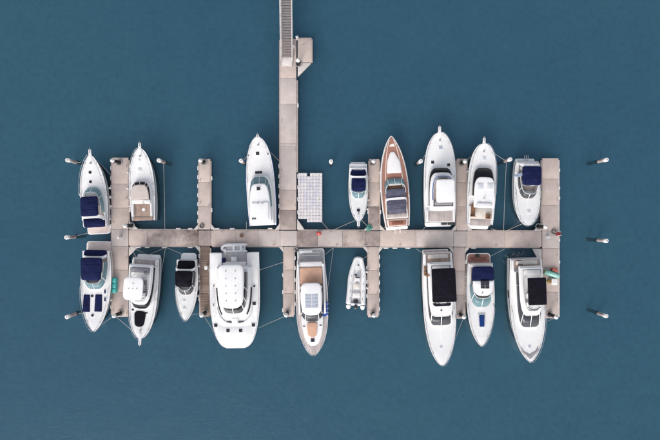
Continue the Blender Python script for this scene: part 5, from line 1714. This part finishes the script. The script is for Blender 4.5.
LN = [
    ((93.5, 157), 1.75, (113.2, 178), 0.62, 'bow line of the navy canopied cruiser with two round hatches'),
    ((81, 162), 1.6, (77.0, 162.6), 0.9, 'short line from round hatch cruiser bow to the concrete pile'),
    ((88, 233), 0.6, (77.5, 235.6), 0.9, 'stern line of the round hatch cruiser to the pile between cruisers'),
    ((163.5, 161.5), 1.0, (164.8, 229.8), 0.65, 'long straight line from walkway to pile by the beige roofed yacht', 0.1),
    ((136, 257), 0.7, (128, 247), 0.65, 'stern line of white hardtop yacht to end pontoon corner'),
    ((152, 257.5), 0.7, (132, 247.4), 0.65, 'crossed stern line of the white hardtop yacht beside turquoise box', 0.15),
    ((156, 298), 1.2, (165.5, 247.8), 0.65, 'long spring line along the side of white hardtop yacht', 0.15),
    ((146, 256), 0.7, (165, 247.6), 0.65, 'stern line of white hardtop yacht to the walkway', 0.15),
    ((134.8, 334), 1.9, (114.6, 316.2), 1.0, 'bow line of black foredeck cover yacht to pontoon tip pile'),
    ((96.5, 328), 1.7, (112.0, 317.0), 1.0, 'bow line of the navy sunpad cruiser to pontoon tip pile'),
    ((83.5, 313.5), 1.5, (78.5, 313.6), 0.9, 'line from navy sunpad cruiser side to the concrete pile'),
    ((105.5, 296), 1.5, (112.6, 284), 0.6, 'breast line of navy sunpad cruiser to end pontoon'),
    ((181.5, 254), 0.55, (167, 247.8), 0.65, 'stern line of the small black canopied cruiser', 0.12),
    ((187.5, 315), 1.5, (203.8, 313.8), 0.9, 'bow line of the small black canopied cruiser to timber finger'),
    ((216.6, 337.5), 1.7, (203, 315), 0.9, 'bow line of the catamaran to timber finger tip pile'),
    ((258.6, 328), 1.7, (286.4, 315.8), 1.0, 'bow line of the catamaran to the pile beside tan sunpads'),
    ((258.4, 270.5), 1.7, (283.8, 262), 0.6, 'breast line of the catamaran across open water'),
    ((287.4, 316.4), 0.9, (300.5, 338.0), 1.8, 'bow line of tan sunpad yacht to its finger tip', 0.2, 'rope_dark'),
    ((323.4, 256), 0.7, (333, 248.0), 0.65, 'stern line of the tan sunpad yacht to the walkway', 0.12),
    ((326.2, 300), 1.6, (333.4, 248.0), 0.65, 'long spring line of the tan sunpad yacht', 0.15),
    ((268.2, 150), 1.9, (281.4, 163), 0.62, 'bow line of the all white yacht to access pontoon'),
    ((247.0, 156), 1.8, (242.8, 161), 1.2, 'short line of the all white yacht to its concrete pile', 0.1),
    ((246.4, 222), 1.4, (246.4, 230.4), 0.65, 'stern line of the all white yacht to walkway', 0.08),
    ((298.4, 174), 0.45, (295.4, 165), 0.62, 'line from the cube float to the access pontoon', 0.1),
    ((322, 222), 0.45, (329, 230.4), 0.65, 'line from the cube float corner to walkway', 0.1),
    ((355, 220.5), 1.3, (331, 231.0), 0.65, 'long bow line of small navy topped runabout over open water', 0.15),
    ((362, 220.5), 1.3, (368.4, 227.0), 0.65, 'short bow line of small navy topped runabout to finger', 0.1),
    ((363.4, 258.5), 0.8, (369.5, 254.6), 0.65, 'bow line of the inflatable boat', 0.08),
    ((364.8, 303), 0.6, (369.6, 311.5), 0.65, 'stern line of the inflatable boat', 0.08),
    ((384.8, 227), 0.9, (381.4, 231.8), 0.65, 'stern line of the wooden decked runabout', 0.06),
    ((427.0, 225), 0.8, (421.4, 231.6), 0.65, 'stern line of the white hardtop grey grating yacht', 0.08),
    ((424.8, 155), 1.9, (422, 161.8), 1.4, 'short bow line of grey grating yacht to its pile', 0.08),
    ((493.0, 152), 1.8, (507.0, 161.4), 1.2, 'bow line of the wooden chair yacht to the concrete pile', 0.2),
    ((476, 152), 1.8, (466.8, 160.2), 1.4, 'bow line of the wooden chair yacht to finger tip pile', 0.1),
    ((506.4, 162.5), 0.9, (503.6, 231.4), 0.65, 'long straight line from the concrete pile to walkway', 0.1),
    ((491, 228.5), 0.6, (500, 231.6), 0.65, 'stern line of the wooden chair yacht', 0.05),
    ((524.5, 223), 1.7, (504, 232.0), 0.65, 'bow line of the square navy canopy cruiser to walkway', 0.15),
    ((522.5, 219.6), 1.6, (505.5, 231.8), 0.65, 'second bow line of the square navy canopy cruiser', 0.15, 'rope_dark'),
    ((531.8, 223), 1.7, (543.4, 219.4), 0.65, 'bow line of square navy canopy cruiser to end pontoon', 0.1, 'rope_dark'),
    ((424.2, 254), 0.7, (416, 248.6), 0.65, 'stern line of the long black canopy yacht', 0.1),
    ((449.6, 357.0), 2.1, (463.4, 318.2), 1.2, 'bow line of the long black canopy yacht to finger tip', 0.25),
    ((470.5, 331), 1.6, (463.8, 318.4), 1.2, 'bow line of the navy awning cruiser to finger tip', 0.15, 'rope_dark'),
    ((487.5, 258), 0.7, (505, 249.0), 0.65, 'stern line of the navy awning cruiser to walkway', 0.15),
    ((545.8, 322), 1.9, (556.4, 317.8), 1.2, 'line of black hardtop yacht to end pontoon tip pile', 0.1),
]
for q in LN:
    line(*q)


def fender(px, py, z, label, m='fender_white', r=0.15, ln=0.55):
    p = W(px, py, z)
    t = tagset(empty('fender', (p.x, p.y, z - ln * 0.4)), label, 'fender', 'boat fenders hanging over the side')
    MB().add(lathe([(0.05, -ln / 2 - 0.06), (r * 0.8, -ln / 2 + 0.02), (r, -ln / 2 + 0.12), (r, ln / 2 - 0.12), (r * 0.8, ln / 2 - 0.02), (0.05, ln / 2 + 0.06)], 10)).build('fender_body', m, t, 60)
    MB().add(tube([(0, 0, ln / 2), (0, 0, ln / 2 + 0.5)], 0.018, 5)).build('lanyard', 'rope', t)


def fset(xs, label, m='fender_white', z=0.95):
    for px, py in xs:
        fender(px, py, z, label, m)


fset(((109.4, 188), (109.6, 197), (109.8, 206), (109.2, 219)), 'white fender between round hatch cruiser and end pontoon')
fset(((127.6, 172), (127.2, 188), (129.4, 206)), 'white fender on the side of the beige roofed yacht')
fset(((110.6, 262), (111.0, 276), (110.4, 300)), 'white fender between navy sunpad cruiser and end pontoon')
fset(((198.6, 266), (198.8, 281), (197.6, 296)), 'white fender between small black canopied cruiser and timber finger')
fset(((297.4, 290), (297.2, 300), (299.0, 275)), 'white fender on the finger side of tan sunpad yacht')
fset(((368.2, 200), (367.4, 209)), 'white fender between small runabout and finger pontoon')
fset(((367.0, 272), (367.2, 288)), 'white fender beside the inflatable boat')
fset(((380.6, 172), (381.0, 190)), 'white fender on the side of wooden decked runabout')
fset(((468.0, 171), (468.2, 183), (468.6, 200), (468.8, 211)), 'white fender between wooden chair yacht and finger pontoon')
fset(((466.6, 276), (466.6, 287), (467.0, 301)), 'white fender between navy awning cruiser and finger pontoon')
fset(((541.0, 199), (539.8, 206), (538.0, 214), (541.4, 190)), 'dark fender between square navy canopy cruiser and end pontoon', 'rubber')
fset(((520.2, 199.5), (520.8, 203.5), (521.4, 207.5), (522.4, 211.0)), 'small dark hull fender on seaward side of square navy canopy cruiser', 'rubber')

# pale bubbles where a bilge pump stirs the water at the black hardtop yacht's stern
fm = MB()
for i in range(150):
    a, rr_ = random.uniform(0, 2 * PI), abs(random.gauss(0, 1))
    c0 = random.choice([(513, 254.5), (518, 255.5), (523, 253.8), (507, 262), (511, 258)])
    p = W(c0[0], c0[1], 0)
    x, y = p.x + rr_ * 0.55 * math.cos(a), p.y + rr_ * 0.32 * math.sin(a)
    s_ = random.uniform(0.015, 0.035)
    fm.add(lathe([(s_, -0.01), (s_ * 0.9, 0.02), (s_ * 0.4, 0.04)], 6, x, y))
o = fm.build('foam', 'fender_white')
tagset(o, 'pale foam flecks on the water behind the black hardtop yacht', 'foam', kind='stuff')
